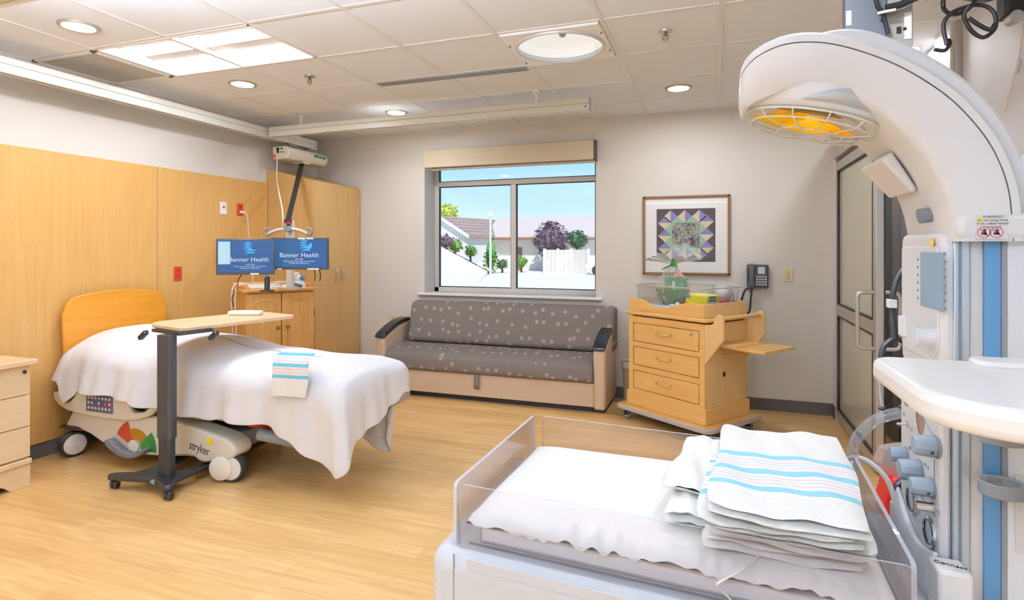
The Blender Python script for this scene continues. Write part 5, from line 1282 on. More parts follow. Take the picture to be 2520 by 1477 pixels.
# display module
dmz0, dmz1 = 1.13, 1.40
out = rrect(1.197, dmz0, 1.428, dmz1, (.02, .03, .06, .03), 6)
dm = MB().prism(out, 0.376, 0.416, 'x').build('display_module', 'warm_white', IW, world=True, bevel=0.01, seg=3)
out = rrect(1.208, 1.165, 1.415, 1.375, (.01, .015, .05, .02), 6)
MB().prism(out, 0.3735, 0.377, 'x').build('display_bezel', 'cool_white', dm, world=True, bevel=0.002)
ya, yb = px(2266, 680, X=0.373).y, px(2321, 680, X=0.373).y
B(0.3722, yb, 1.262, 0.3738, ya, 1.364).build('display_screen', 'lcd', dm, world=True)
M = Matrix.Translation((0.3733, (ya+yb)/2-0.003, 1.381)) @ Matrix.Rotation(-PI/2, 4, 'Y'); MB().lathe([(0.001, 0.0008), (0.0085, 0.0008), (0.0085, 0)], M, 20).build('alarm_lamp', mat('amber', srgb(240, 196, 60), .4), dm, world=True)
w = MB()
for k in range(6):
    w.cyl((0.3735, ya+0.017, 1.35-k*0.015), (0.3725, ya+0.017, 1.35-k*0.015), 0.0028, n=8)
for k in range(8): w.cyl((0.3735, yb-0.009, 1.362-k*0.0135), (0.3725, yb-0.009, 1.362-k*0.0135), 0.0028, n=8)
w.build('button', 'mid_grey', dm, world=True)
M = Matrix.Translation((0.3735, 1.232, 1.21)) @ Matrix.Rotation(-PI/2, 4, 'Y')
MB().lathe([(0.016, 0), (0.017, 0.024), (0.019, 0.026), (0.019, 0.03), (0.001, 0.031)], M, 26).build('control_dial', 'cool_white', dm, world=True)
B(0.366, 1.385, 1.19, 0.376, 1.41, 1.23).build('tape_flag', 'paper', dm, world=True)
# heater arm
ST = [((.050, 1.672), (.052, 1.722), .03), ((.058, 1.655), (.062, 1.735), .065), ((.078, 1.66), (.088, 1.747), .098), ((.115, 1.667), (.130, 1.752), .124), ((.157, 1.672), (.185, 1.744), .135), ((.209, 1.658), (.245, 1.722), .135),
      ((.267, 1.62), (.31, 1.685), .135), ((.316, 1.57), (.372, 1.633), .135), ((.351, 1.519), (.414, 1.58), .135), ((.375, 1.462), (.442, 1.528), .135), ((.385, 1.42), (.460, 1.465), .135), ((.390, 1.383), (.466, 1.383), .135)]
YC = 1.305
def sm(tab, k=5):
    P = spline([Vector((b[0], b[1], w)) for b, t, w in tab], k); Q_ = spline([Vector((t[0], t[1], w)) for b, t, w in tab], k); return list(zip(P, Q_))
def arm_loft(stations, h0, h1, wf, inset):
    rings = []
    for p, q in stations:
        w_ = min(p.z, q.z)*wf if wf < 1.01 else p.z*wf
        d = Vector((q.x-p.x, q.y-p.y)); L = d.length; d.normalize()
        b = Vector((p.x, p.y))+d*L*0+d*h0; t = Vector((p.x, p.y))+d*L+d*h1
        r = inset
        sec = [(-w_+r, b, 0), (-w_, b, r), (-w_, t, 0), (w_, t, 0), (w_, b, r), (w_-r, b, 0)]
        rings.append([Vector((c.x+d.x*o_, YC+a, c.y+d.y*o_)) for a, c, o_ in sec])
    return rings
stn = sm(ST)
arm = MB().loft(arm_loft(stn, 0, 0, 1.0, 0.012)).build('heater_arm', 'warm_white', IW, world=True, angle=50)
# outer shell (seam + rim) and raised spine
def shell(nm, lo_, hi_, wf, i0, m, taper=0):
    rings = []
    st = stn[i0:]
    for i, (p, q) in enumerate(st):
        d = Vector((q.x-p.x, q.y-p.y)).normalized(); L = (Vector((q.x, q.y))-Vector((p.x, p.y))).length
        w_ = q.z*wf; f = min(1.0, i/taper) if taper else 1.0
        b = Vector((p.x, p.y))+d*(L+lo_); t = Vector((p.x, p.y))+d*(L+lo_+(hi_-lo_)*math.sin(f*PI/2)); r = 0.007*f+0.001
        sec = [(-w_, b, 0), (-w_, t, -r), (-w_+r*1.2, t, 0), (w_-r*1.2, t, 0), (w_, t, -r), (w_, b, 0)]
        rings.append([Vector((c.x+d.x*o_, YC+a, c.y+d.y*o_)) for a, c, o_ in sec])
    return MB().loft(rings).build(nm, m, arm, world=True, angle=50)
shell('seam', 0.0, 0.0024, 0.985, 0, mat('seam_grey', srgb(176, 180, 182), .5))
shell('rim_shell', 0.0024, 0.022, 1.0, 0, 'warm_white')
shell('spine', 0.018, 0.060, 0.66, 17, 'warm_white', 9)
B(0.390, YC-0.1375, 1.385, 0.60, YC+0.1375, 1.43).build('arm_collar', 'warm_white', IW, world=True, bevel=0.01)
hb2 = [(0.455, 1.43), (0.60, 1.43), (0.60, 1.46), (0.585, 1.49), (0.54, 1.53), (0.50, 1.535), (0.47, 1.50)]
MB().prism(hb2, YC-0.09, YC+0.09, 'y').build('arm_fairing', 'warm_white', IW, world=True, bevel=0.01)
# heater head
HT = math.radians(14)
HM = Matrix.Translation((0.188, YC, 1.628)) @ Matrix.Rotation(HT, 4, 'Y')
hd = MB().lathe([(0.134, 0.045), (0.136, 0.03), (0.133, 0.012), (0.128, 0.002), (0.121, 0.0), (0.119, 0.003)], HM, 48).build('heater_head', 'warm_white', IW, world=True, angle=50)
MB().lathe([(0.119, 0.003), (0.116, 0.014), (0.095, 0.038), (0.05, 0.052), (0.001, 0.055)], HM, 40).build('reflector', 'gold', hd, world=True, angle=60)
w = MB()
for k in range(12):
    a = 2*PI*k/12+.2; w.obox(HM @ Matrix.Translation((0.075*math.cos(a), 0.075*math.sin(a), 0.036)) @ Matrix.Rotation(a, 4, 'Z') @ Matrix.Rotation(0.5, 4, 'Y'), 0.05, 0.022, 0.002)
w.build('reflector_facet', 'gold', hd, world=True)
MB().obox(HM @ Matrix.Translation((0.0, -0.03, 0.03)), 0.06, 0.03, 0.02).build('lamp_holder', mat('lamp_tan', srgb(200, 176, 150), .5), hd, world=True, bevel=0.004)
w = MB(); w.tube([HM @ Vector((-0.07, 0.02, 0.025)), HM @ Vector((0.07, 0.02, 0.025))], 0.004, 8); w.build('heating_element', 'bronze', hd, world=True)
w = MB()
def circ(r, h, rad): w.tube([HM @ Vector((r*math.cos(2*PI*k/48), r*math.sin(2*PI*k/48), h)) for k in range(48)], rad, 6, closed=True)
circ(0.126, -0.004, 0.0022); circ(0.112, -0.018, 0.0016); circ(0.06, -0.026, 0.0016)
for k in range(6):
    a = 2*PI*k/12+0.12
    pts = [HM @ Vector((q*math.cos(a), q*math.sin(a), h)) for q, h in [(0.126, -0.004), (0.112, -0.018), (0.06, -0.026), (0, -0.028), (-0.06, -0.026), (-0.112, -0.018), (-0.126, -0.004)]]
    if k % 2 == 0: w.tube(pts, 0.0016, 6)
    else:
        w.tube(pts[:3], 0.0016, 6); w.tube(pts[4:], 0.0016, 6)
w.build('wire_guard', 'rail_white', hd, world=True, angle=60)
# recess over the heater and lamp under the arm
rc = MB()
pts = [(2.0*(i/16)-1, math.sin(PI*i/16)) for i in range(17)]
cc = Vector((0.188, YC, 1.628))
def on_side(a, h):
    "point of the chamfered lower side of the head, a = angle, h = height fraction"
    r = 0.1375-0.004*(1-h); return HM @ Vector((r*math.cos(a), r*math.sin(a), 0.006+0.034*h))
v = [on_side(math.radians(-62-28*0+(-70+62))+math.radians(70)*0, 0)] if False else []
ring = [on_side(math.radians(-108+76*(i/16)), 0.12+0.0*i) for i in range(17)]+[on_side(math.radians(-108+76*(i/16)), 0.12+0.88*math.sin(PI*i/16)) for i in range(16, -1, -1)]
top_i = 17
rc.add(ring, [(i, i+1, len(ring)-2-i, len(ring)-1-i) for i in range(16)])
rc.build('light_recess', mat('recess_grey', srgb(188, 188, 186), .4), hd, world=True, solid=0.001)
def under(i, y): p = stn[i][0]; return Vector((p.x, YC+y, p.y))
w = MB()
lens = under(30, 0.02)
w.lathe([(0.001, -0.010), (0.02, -0.008), (0.03, 0.0), (0.032, 0.006)], frame(lens, stn_d := (Vector((stn[34][0].x-stn[26][0].x, 0, stn[34][0].y-stn[26][0].y))), (0, -1, 0)) @ Matrix.Diagonal((1, 1.2, 1, 1)), 24)
w.build('exam_lamp_cover', clear('lamp_cover', (.95, .95, .94, 1), .12, haze=.5, hazecol=(.85, .84, .82, 1)), arm, world=True)
c1 = [under(36, 0.13), under(36, -0.02), under(43, -0.02), under(43, 0.13)]
nrm = Vector((-0.8, 0, -0.6))
w = MB(); w.hexa([c1[0], c1[1], c1[2], c1[3], c1[0]+nrm*0.03, c1[1]+nrm*0.024, c1[2]+nrm*0.012, c1[3]+nrm*0.012]); w.build('camera_hood', 'warm_white', arm, world=True, bevel=0.006)
c2 = under(48, -0.03); MB().tube([c2+Vector((0.01, 0, 0)), c2+Vector((-0.018, 0.0, -0.004))], 0.014, 16).build('sensor', 'mid_grey', arm, world=True)
# warning label on the arm
def onarm(x, y): return px(x, y, Y=YC-0.1380)
LBL = onarm(2440, 558); a0 = onarm(2402, 530); b0 = onarm(2480, 588)
lb = MB().box(a0.x, YC-0.1384, b0.z, b0.x, YC-0.1345, a0.z).build('warning_label', 'label_grey', arm, world=True)
ft = lambda x, y: frame((onarm(x, y).x, YC-0.1386, onarm(x, y).z), (1, 0, 0), (0, 0, 1))
text('label_lettering', 'WARNING!\nDo not hang items\nfrom radiant heater\nheater grill.', 0.0055, ft(2443, 546), 'ink', arm, extrude=0.0001)
w = MB(); q = ft(2413, 540); w.add([q @ Vector((-.005, -.004, 0)), q @ Vector((.005, -.004, 0)), q @ Vector((0, .005, 0))], [(0, 1, 2)]); w.build('warning_triangle', 'sticker_yellow', arm, world=True)
for x in (2421, 2452):
    q = ft(x, 572); w = MB(); r = 0.0095
    w.lathe([(r*0.84, 0.0002), (r, 0.0002)], q, 28); d = r*0.62; w.add([q @ Vector((-d-.0007, d-.0007, .0002)), q @ Vector((-d+.0007, d+.0007, .0002)), q @ Vector((d+.0007, -d+.0007, .0002)), q @ Vector((d-.0007, -d-.0007, .0002))], [(0, 1, 2, 3)])
    w.build('prohibition_ring', 'pink_ink', arm, world=True)
    w = MB(); w.obox(q @ Matrix.Translation((0, -0.002, 0.0001)), 0.008, 0.004, 0.0002); w.obox(q @ Matrix.Translation((0.001, 0.003, 0.0001)), 0.004, 0.005, 0.0002); w.build('pictogram', 'ink', arm, world=True)
# accessory shelf
so = rrect(0.235, 0.738, 0.62, 1.062, (.03, .03, .10, .05), 10)
sh = MB().prism(so, 1.163, 1.20, 'z').build('accessory_shelf', 'white_plastic', IW, world=True, bevel=0.012, seg=3)
MB().prism(rrect(0.36, 1.0, 0.44, 1.055, (.02,)*4, 6), 1.198, 1.208, 'z').build('shelf_clip', 'white_plastic', sh, world=True, bevel=0.004)
B(0.43, 1.05, 1.13, 0.47, 1.195, 1.17).build('shelf_bracket', 'warm_white', sh, world=True, bevel=0.004)

# suction and oxygen tubing
ch = MB().tube(spline([(0.31, 1.545, 0.86), (0.305, 1.52, 0.908), (0.314, 1.50, 0.946), (0.342, 1.485, 0.986), (0.381, 1.475, 1.008), (0.415, 1.46, 1.017), (0.44, 1.45, 1.017)], 6), 0.0125, 14).build('breathing_hose', 'hose_clear', angle=60)
tag(ch, 'thick clear hose arching from the infant warmer bed to its column', 'hose')
wh_ = MB().tube(spline([(0.29, 1.55, 0.86), (0.305, 1.53, 0.882), (0.334, 1.515, 0.882), (0.366, 1.50, 0.853), (0.381, 1.49, 0.807), (0.387, 1.47, 0.77)], 6), 0.0055, 10).build('white_tube', 'white_plastic', angle=60)
tag(wh_, 'thin white tube curving down past the red bag', 'tube')

# stethoscope
stt = thing('stethoscope', 'black stethoscope hanging behind the warmer display, ear tubes down', 'stethoscope', (0.38, 1.47, 1.15))
S = lambda x, y, Y=1.47: px(x, y, Y=Y)
MB().tube(spline([S(2262, 632), S(2236, 648), S(2214, 676), S(2199, 715), S(2196, 750), S(2197, 790), S(2201, 820), S(2203, 834)], 6), [0.0062]*30+[0.0085]*12+[0.011]*1, 12).build('tubing', 'black_plastic', stt, world=True, angle=60)
for pts in ([(2203, 832), (2186, 842), (2172, 860), (2166, 900)], [(2203, 832), (2222, 840), (2234, 855), (2238, 890)]):
    MB().tube(spline([S(*p) for p in pts], 6), 0.006, 12).build('fork_tube', 'black_plastic', stt, world=True, angle=60)
for pts in ([(2165, 895), (2164, 940), (2168, 980), (2173, 1004)], [(2238, 890), (2240, 940), (2232, 980), (2222, 1000)]):
    MB().tube(spline([S(*p) for p in pts], 5), 0.0035, 10).build('ear_tube', 'brushed', stt, world=True, angle=60)
w = MB(); w.ball(S(2170, 1005), (0.008, 0.006, 0.005)); w.ball(S(2220, 1002), (0.008, 0.006, 0.005)); w.build('ear_tip', 'black_plastic', stt, world=True)
a = S(2194, 738, 1.462); b = S(2197, 757, 1.462)
w = MB(); w.box(a.x-0.007, 1.457, b.z-0.001, a.x+0.010, 1.478, a.z+0.001); w.build('name_band', 'paper', stt, world=True, bevel=0.002)

# red bag hanging on the far side
rb = thing('red_bag', 'red fabric bag with black strap tucked behind the warmer column', 'bag', (0.46, 1.78, 0))
w = MB(); w.prism([(0.415, 0.58), (0.56, 0.57), (0.57, 0.79), (0.50, 0.775), (0.43, 0.79), (0.412, 0.72)], 1.70, 1.80, 'y'); w.build('pouch', 'red', rb, world=True, bevel=0.015, seg=3)
MB().tube(spline([(0.50, 1.70, 0.80), (0.455, 1.69, 0.79), (0.435, 1.685, 0.765), (0.46, 1.685, 0.745), (0.56, 1.69, 0.72)], 5), 0.009, 8).build('strap', 'black_plastic', rb, world=True, angle=60)
MB().lathe([(0.004, 0.002), (0.009, 0.003), (0.011, 0)], frame((0.433, 1.698, 0.722), (1, 0, 0), (0, 0, 1)), 18).build('grommet', 'brass', rb, world=True)
w = MB(); w.loft([[Vector((0.485+q*0.085*math.cos(2*PI*k/20), 1.76+q*0.05*math.sin(2*PI*k/20), z)) for k in range(20)] for q, z in [(0.8, .77), (1.0, .81), (0.85, .845), (0.3, .86)]]); w.build('plastic_wrap', 'bag_film', rb, world=True)
B(0.44, 1.70, 0.0, 0.60, 1.82, 0.575).build('stand', 'grey_plastic', rb, world=True, bevel=0.01)
sb = thing('plastic_supply_bag', 'clear plastic bag with red and white items beyond the warmer end panel', 'bag', (0.35, 1.62, 0.62))
w = MB(); w.loft([[Vector((0.355+q*0.03*math.cos(2*PI*k/20)+sx_, 1.625+q*0.05*math.sin(2*PI*k/20), z)) for k in range(20)] for q, z, sx_ in [(0.5, .56, .03), (1.0, .62, .02), (1.1, .70, 0.005), (0.8, .79, -0.02), (0.35, .85, -0.03)]]); w.build('film', 'bag_film', sb, world=True)
w = MB(); w.box(0.335, 1.60, 0.715, 0.36, 1.63, 0.75); w.tube([(0.33, 1.60, 0.745), (0.36, 1.60, 0.71), (0.375, 1.61, 0.67)], 0.009, 8); w.build('red_item', 'red', sb, world=True, bevel=0.004)
w = MB(); w.ball((0.362, 1.635, 0.63), (0.02, 0.025, 0.04)); w.build('white_item', 'linen', sb, world=True)
tag(B(0.33, 1.58, 0.0, 0.40, 1.68, 0.555).build('supply_box', 'label_grey', bevel=0.006), 'narrow grey box on the floor under the clear plastic bag', 'box')

# mattress and blankets in the warmer
random.seed(11)
def soft(u, v): return 0.5+0.5*math.sin(u*31+v*17)*math.sin(u*13-v*41)
def mattress():
    w = MB(); nu, nv = 150, 60
    def P(u, v, top):
        e = lambda q: 1-(2*q-1)**10
        uu = 0.012+0.97*u; vv = 0.028+0.95*v
        k = min(e(u), 1)*min(e(v), 1)
        z = 0.7985+ (0.030*(k**0.35) if top else -0.0)
        ruf = ((0.012*math.sin(u*60+3*math.sin(u*17))+0.008*math.sin(u*131+2*math.sin(u*29)))*math.exp(-((v-0.02)/0.05)**2)) if top else 0
        und = 0.0035*math.sin(u*6+1)*math.sin(v*5) if top else 0
        lift = 0.012*math.exp(-((u-0.86)/0.12)**2-((v-0.08)/0.10)**2) if top else 0
        if k < .02: z = 0.806
        p = bp_(uu, vv-(0.012*soft(u, v) if v < .03 else 0)+(ruf*0.5 if 0 < v < .12 else 0), z+und+lift+ruf*0.4); return p
    for top in (1, 0): w.grid(lambda u, v: P(u, v, top), nu, nv)
    return w.build('bassinet_mattress', 'linen_warm', angle=80, weld=True)
tag(mattress(), 'white cotton-covered infant mattress inside the clear-sided warmer bed', 'mattress')

def folded(nm, label, loc, rz, W, L, T, cloth, group, tilt=0.0, seed=0, layers=2, cat='blanket'):
    "folded cloth: stacked layers that round over at the near fold"
    rnd = random.Random(seed); ph1, ph2, ph3 = rnd.random()*6, rnd.random()*6, rnd.random()*6
    w = MB(); nu, nv = 30, 34
    for k in range(layers):
        z0, z1 = T*k/layers+0.0006, T*(k+1)/layers-0.0006
        ox, oy = (rnd.random()-.5)*0.012, (rnd.random()-.5)*0.010
        def P(u, v, top, z0=z0, z1=z1, ox=ox, oy=oy, k=k):
            a, b = 2*u-1, 2*v-1
            rx = 1-abs(a)**7*0.5; ry = 1-abs(b)**9*0.6
            th = (z1-z0); mid = (z0+z1)/2
            q = (1-abs(a)**7)**0.5*(1-abs(b)**9)**0.5
            wob = 0.0028*math.sin(u*7+ph1+k)+0.0022*math.sin(v*9+ph2+u*4)+0.0016*math.sin(u*19+v*11+ph3)
            z = mid+(th/2*q if top else -th/2*q)+wob*(k+1)/layers*(1 if top or k else 0)
            x = (u-0.5)*W*(1-0.05*abs(b)**7)+ox+0.004*math.sin(v*8+ph3+k)*abs(a)
            y = L/2+(v-0.5)*L*(1-0.035*abs(a)**6)+oy+0.004*math.sin(u*9+ph2+k)*abs(b)
            return (x, y, max(z, 0.0004)+tilt*v)
        w.grid(lambda u, v: P(u, v, 1), nu, nv); w.grid(lambda u, v: P(u, v, 0), nu, nv)
    o = w.build(nm, cloth, angle=75, weld=False)
    o.location = loc; o.rotation_euler = (0, 0, rz)
    return tag(o, label, cat, group)
GRP = 'folded hospital blankets in the warmer bed'
RZ = math.radians(-3)
RB = math.radians(-4.5)
folded('folded_blanket', 'lowest white blanket of the big stack in the warmer bed, lying on the mattress', (0.112, 1.075, 0.8315), RB+0.03, 0.262, 0.40, 0.028, 'linen_warm', GRP, 0.0, 1)
folded('folded_blanket', 'second white blanket from the bottom of the big stack in the warmer bed', (0.116, 1.055, 0.860), RB-0.02, 0.255, 0.41, 0.027, 'linen_warm', GRP, 0.004, 2)
folded('folded_blanket', 'striped blanket just under the top one, its stripe ends showing at the left', (0.100, 1.035, 0.888), RB+0.01, 0.25, 0.43, 0.022, 'blanket_cloth', GRP, 0.008, 3, 2)
folded('folded_blanket', 'topmost white blanket of the stack with teal and pink stripes across it', (0.112, 1.028, 0.911), RB, 0.25, 0.455, 0.024, 'blanket_cloth', GRP, 0.012, 4, 2)
folded('folded_towel', 'rolled white towel lying lowest left of the striped stack in the warmer bed', (-0.048, 1.15, 0.8315), RB, 0.10, 0.34, 0.042, 'linen_warm', 'white towels beside the striped blankets', 0.0, 5, 2, 'towel')
folded('folded_towel', 'white towel folded on top of the rolled towel, left of the striped stack', (-0.042, 1.20, 0.875), RB-.05, 0.115, 0.31, 0.030, 'linen_warm', 'white towels beside the striped blankets', 0.004, 6, 1, 'towel')
sc_ = px(1870, 1365, Z=0.845)
lead = MB().tube(spline([sc_, px(1830, 1400, Z=0.835), px(1772, 1432, Z=0.822), px(1766, 1440, Z=0.81)+Vector((0, -0.004, 0)), px(1785, 1462, Z=0.79), px(1810, 1490, Z=0.77)], 6), 0.0016, 6).build('temperature_lead', 'white_plastic', angle=60)
tag(lead, 'thin white lead looped over the near edge of the infant mattress', 'cable')

# ------------------------------------------------------------------ wall-mounted monitor arm at the top right
wm = thing('monitor_mount', 'grey equipment housing on a black swivel arm at the top right corner', 'monitor mount', (0.9, 2.75, 2.2))
YM = 2.62
def mm(x, y, Y=YM): return px(x, y, Y=Y)
a = mm(2080, -40); b = mm(2182, 130)
B(a.x, YM, b.z, b.x, YM+0.06, a.z).build('housing', mat('housing_grey', srgb(104, 110, 120), .45), wm, world=True, bevel=0.004)
a2 = mm(2182, -40); b2 = mm(2250, 120)
B(a2.x, YM+0.015, b2.z, b2.x, YM+0.05, a2.z).build('back_plate', mat('plate_grey', srgb(176, 174, 168), .4, metal=.3), wm, world=True, bevel=0.003)
a3 = mm(2082, 28); b3 = mm(2095, 62); B(a3.x, YM-0.002, b3.z, b3.x, YM+0.001, a3.z).build('paper_label', 'paper', wm, world=True)
a3 = mm(2228, 28); b3 = mm(2246, 92); B(a3.x, YM+0.012, b3.z, b3.x, YM+0.016, a3.z).build('paper_label', 'paper', wm, world=True)
w = MB(); q = mm(2215, 71); w.box(q.x-0.008, YM+0.01, q.z-0.012, q.x+0.006, YM+0.016, q.z+0.012); q = mm(2229, 68); w.cyl((q.x, YM+0.015, q.z), (q.x, YM+0.009, q.z), 0.006, n=10); w.build('connector', 'dark', wm, world=True)
q0 = mm(2190, -30, YM+.03); q1 = mm(2275, 0, YM+0.03)
w = MB(); w.tube([mm(2180, 20, YM-.02), mm(2215, 12, YM-.02), mm(2280, -18, YM-.02)], 0.014, 10); w.tube([mm(2150, -20, YM-.03), mm(2160, 18, YM-.03), mm(2172, 28, YM-.02), mm(2186, 84, YM-.01)], 0.008, 8); w.build('arm_link', 'dark', wm, world=True, angle=60)
w = MB(); w.tube([mm(2160, 33, YM-.03), mm(2182, 28, YM-.03), mm(2204, 24, YM-.03)], 0.006, 8); w.build('cable_tie', 'cream', wm, world=True)
ARM0 = mm(2340, -25); ARM1 = Vector((1.17, 3.0, 2.47))
w = MB(); w.tube([mm(2280, -18, YM-.02), ARM0, mm(2420, -10, 2.85), ARM1], 0.028, 12); w.build('swivel_arm', mat('arm_dark', srgb(58, 60, 66), .45), wm, world=True, angle=60)
w = MB(); q = px(2490, 10, X=1.2); w.box(q.x-0.04, q.y-0.045, q.z-0.06, XR, q.y+0.045, q.z+0.16); w.build('wall_bracket', 'black_plastic', wm, world=True, bevel=0.01)
w = MB(); q = px(2495, 45, X=1.19); w.cyl(q+Vector((0, -.03, 0)), q+Vector((0, .03, 0)), 0.025, n=18); w.build('pivot', 'brushed', wm, world=True)
loops = [[(2392, -10), (2330, -12), (2322, 20), (2345, 36), (2380, 25), (2410, -10)], [(2330, 110), (2322, 60), (2345, 30), (2385, 15)],
         [(2385, 15), (2372, 40), (2390, 75), (2420, 92), (2448, 70), (2448, 35), (2425, 15), (2390, 12)], [(2385, 45), (2410, 62), (2436, 73), (2448, 60)], [(2300, 122), (2325, 124), (2337, 108), (2334, 98)], [(2322, 18), (2320, -20)]]
for lp in loops:
    MB().tube(spline([mm(x, y, YM+0.01*i) for i, (x, y) in enumerate(lp)], 6), 0.0078, 8).build('cable', 'dark', wm, world=True, angle=60)
# wall box and cord behind the arm
q0 = px(2302, 88, X=XR-0.02); q1 = px(2338, 145, X=XR-0.02)
wb = thing('wall_junction_box', 'white junction box with silver raceway on the right wall behind the heater arm', 'wall box', (XR, q0.y, q1.z-0.2))
ya, yb = px(2338, 120, X=XR-0.045).y, px(2300, 120, X=XR-0.045).y
B(XR-0.045, ya, q1.z-0.25, XR, yb, q0.z).build('box', 'white_plastic', wb, world=True, bevel=0.003)
yc = px(2352, 120, X=XR-0.03).y
B(XR-0.03, yc, q1.z-0.6, XR, ya-0.003, q0.z+0.03).build('raceway', 'brushed', wb, world=True, bevel=0.002)
cw = thing('hanging_cord', 'white cord with inline connector hanging on the right wall', 'cord', (XR-0.01, 2.4, 2.3))
MB().tube(spline([px(x, y, X=XR-0.012) for x, y in [(2524, -30), (2520, 40), (2510, 120), (2497, 180), (2480, 240), (2470, 275)]], 5), 0.0055, 8).build('cable', 'white_plastic', cw, world=True, angle=60)
MB().tube([px(2508, 148, X=XR-0.012), px(2499, 180, X=XR-0.012)], 0.009, 10).build('connector', 'cool_white', cw, world=True, angle=60)

# ------------------------------------------------------------------ outdoors
GZ = -0.4
struct(MB().add([(-90, 5.8, GZ), (60, 5.8, GZ), (60, 140, GZ), (-90, 140, GZ)], [(0, 1, 2, 3)]).build('ground', 'concrete'))
GH = 'houses across the lot'
P0 = pf(1078, 531, 45); ang = TH-math.radians(35)          # ridge of the shingled house runs back to the right
hA = thing('house', 'white gabled house with brown shingle roof at the left of the window view', 'house', (P0.x, P0.y, GZ), ang, GH)
hw_, rz_, ez_ = 2.75, P0.z-GZ, 2.38-GZ
MB().prism([(-hw_, 0), (hw_, 0), (hw_, ez_-.1), (0, rz_-.15), (-hw_, ez_-.1)], 0.3, 7.2, 'y').build('walls', 'stucco', hA)
MB().prism([(-hw_-.3, ez_-.15), (0, rz_-.14), (hw_+.3, ez_-.15), (hw_+.3, ez_), (0, rz_), (-hw_-.3, ez_)], 0.12, 7.4, 'y').build('roof', 'shingle', hA)
MB().prism([(-hw_-.3, ez_-.2), (0, rz_-.19), (hw_+.3, ez_-.2), (hw_+.3, ez_+.03), (0, rz_+.03), (-hw_-.3, ez_+.03)], 0.0, 0.12, 'y').build('rake_board', 'stucco', hA)
E0, E1 = pf(1193, 583, 46), pf(1460, 580, 46); R0, R1 = pf(1224, 536, 51), pf(1500, 528, 51)
far = (R0-E0); far.z = 0
hB = thing('house', 'long house with a pale tan roof filling the right of the window view', 'house', (E0.x, E0.y, GZ), 0, GH)
b0, b1 = E0+far*2.0, E1+(R1-E1)*2.0; b0.z = E0.z; b1.z = E1.z
dn = Vector((0, 0, -0.16))
e1x = E1+(E1-E0)*0.35; r1x = R1+(E1-E0)*0.30; b1x = b1+(E1-E0)*.35
MB().add([E0, e1x, r1x, R0, b0, b1x, E0+dn, e1x+dn, b1x+dn, b0+dn], [(0, 1, 2, 3), (0, 3, 4), (3, 2, 5, 4), (1, 5, 2), (6, 7, 1, 0), (7, 8, 5, 1), (8, 9, 4, 5), (9, 6, 0, 4), (6, 9, 8, 7)]).build('roof', 'roof_tan', hB, world=True)
xdir = (e1x-E0).normalized(); ydir = Vector((-xdir.y, xdir.x, 0))
q0 = E0+xdir*0.8+ydir*1.0; q1 = e1x-xdir*0.8+ydir*1.0; q2 = q1+ydir*6; q3 = q0+ydir*6
def at_z(p, z): return Vector((p.x, p.y, z))
MB().hexa([at_z(q0, GZ), at_z(q1, GZ), at_z(q2, GZ), at_z(q3, GZ)]+[at_z(p, E0.z-.17) for p in (q0, q1, q2, q3)]).build('walls', 'stucco', hB, world=True)
w = MB(); w.hexa([at_z(p, z) for z in (E0.z-.25, E0.z-.05) for p in (E0-ydir*.03, e1x-ydir*.03, e1x, E0)]); w.build('fascia', 'fascia', hB, world=True)
q = q0+xdir*1.4-ydir*.05; w = MB(); w.hexa([at_z(p, z) for z in (GZ, 1.5) for p in (q, q+xdir*.8, q+xdir*.8+ydir*.04, q+ydir*.04)]); w.build('entry_door', 'fascia', hB, world=True)
# fenced enclosure
fe = thing('fence_enclosure', 'pale wooden fence enclosure standing in the lot', 'fence', tuple(pf(1390, 672, 43))[:2]+(GZ,))
fa, fb, fc = pf(1340, 672, 42.8), pf(1406, 672, 42.8), pf(1448, 672, 41.5)
def fpanel(p, q, n, m):
    d = (q-p); d.z = 0; L = d.length; d.normalize(); ang = math.atan2(d.y, d.x)
    w = MB()
    for k in range(n):
        c = p+d*(L*(k+.5)/n); w.obox(Matrix.Translation((c.x, c.y, GZ+0.86)) @ Matrix.Rotation(ang, 4, 'Z'), L/n-0.02, 0.05, 1.7)
    return w.build('fence_panel', m, fe, world=True)
fpanel(fa, fb, 12, 'cedar'); fpanel(fb, fc, 9, 'cedar')
w = MB()
for p in (fa, (fa+fb)/2, fb, fc): w.box(p.x-0.09, p.y-0.09, GZ, p.x+0.09, p.y+0.09, GZ+1.8)
w.build('fence_posts', 'stucco', fe, world=True)
def crown(name, label, c, rx, ry, rz, n, m, trunk=None, cone=False, seed=0, leaf=0.3, cat='tree', group=None):
    rnd = random.Random(seed)
    t = thing(name, label, cat, (c[0], c[1], GZ), group=group)
    w = MB()
    for i in range(n):
        while True:
            a = [rnd.uniform(-1, 1) for _ in range(3)]; l = sum(q*q for q in a)
            if 0.25 < l < 1: break
        h = (a[2]+1)/2
        s = (1-h)*0.95+0.06 if cone else 1.0
        p = Vector((c[0]+a[0]*rx*s, c[1]+a[1]*ry*s, c[2]+a[2]*rz))
        M = Matrix.Translation(p) @ Matrix.Rotation(rnd.uniform(0, 6.3), 4, 'Z') @ Matrix.Rotation(rnd.uniform(-1.2, 1.2), 4, 'X')
        L = leaf*rnd.uniform(.6, 1.3)
        w.add([M @ Vector(q) for q in [(-L/2, 0, 0), (0, -L/3, L*.08), (L/2, 0, 0), (0, L/3, L*.08)]], [(0, 1, 2, 3)])
    w.build('foliage', m, t, world=True)
    w = MB(); w.ball(c, (rx*.72, ry*.72, rz*.72) if not cone else (rx*.42, ry*.42, rz*.8), 12); w.build('inner_foliage', m, t, world=True)
    MB().cyl((c[0], c[1], GZ), (c[0], c[1], c[2]), 0.1, 0.06, 8).build('trunk', 'bark', t, world=True)
    return t
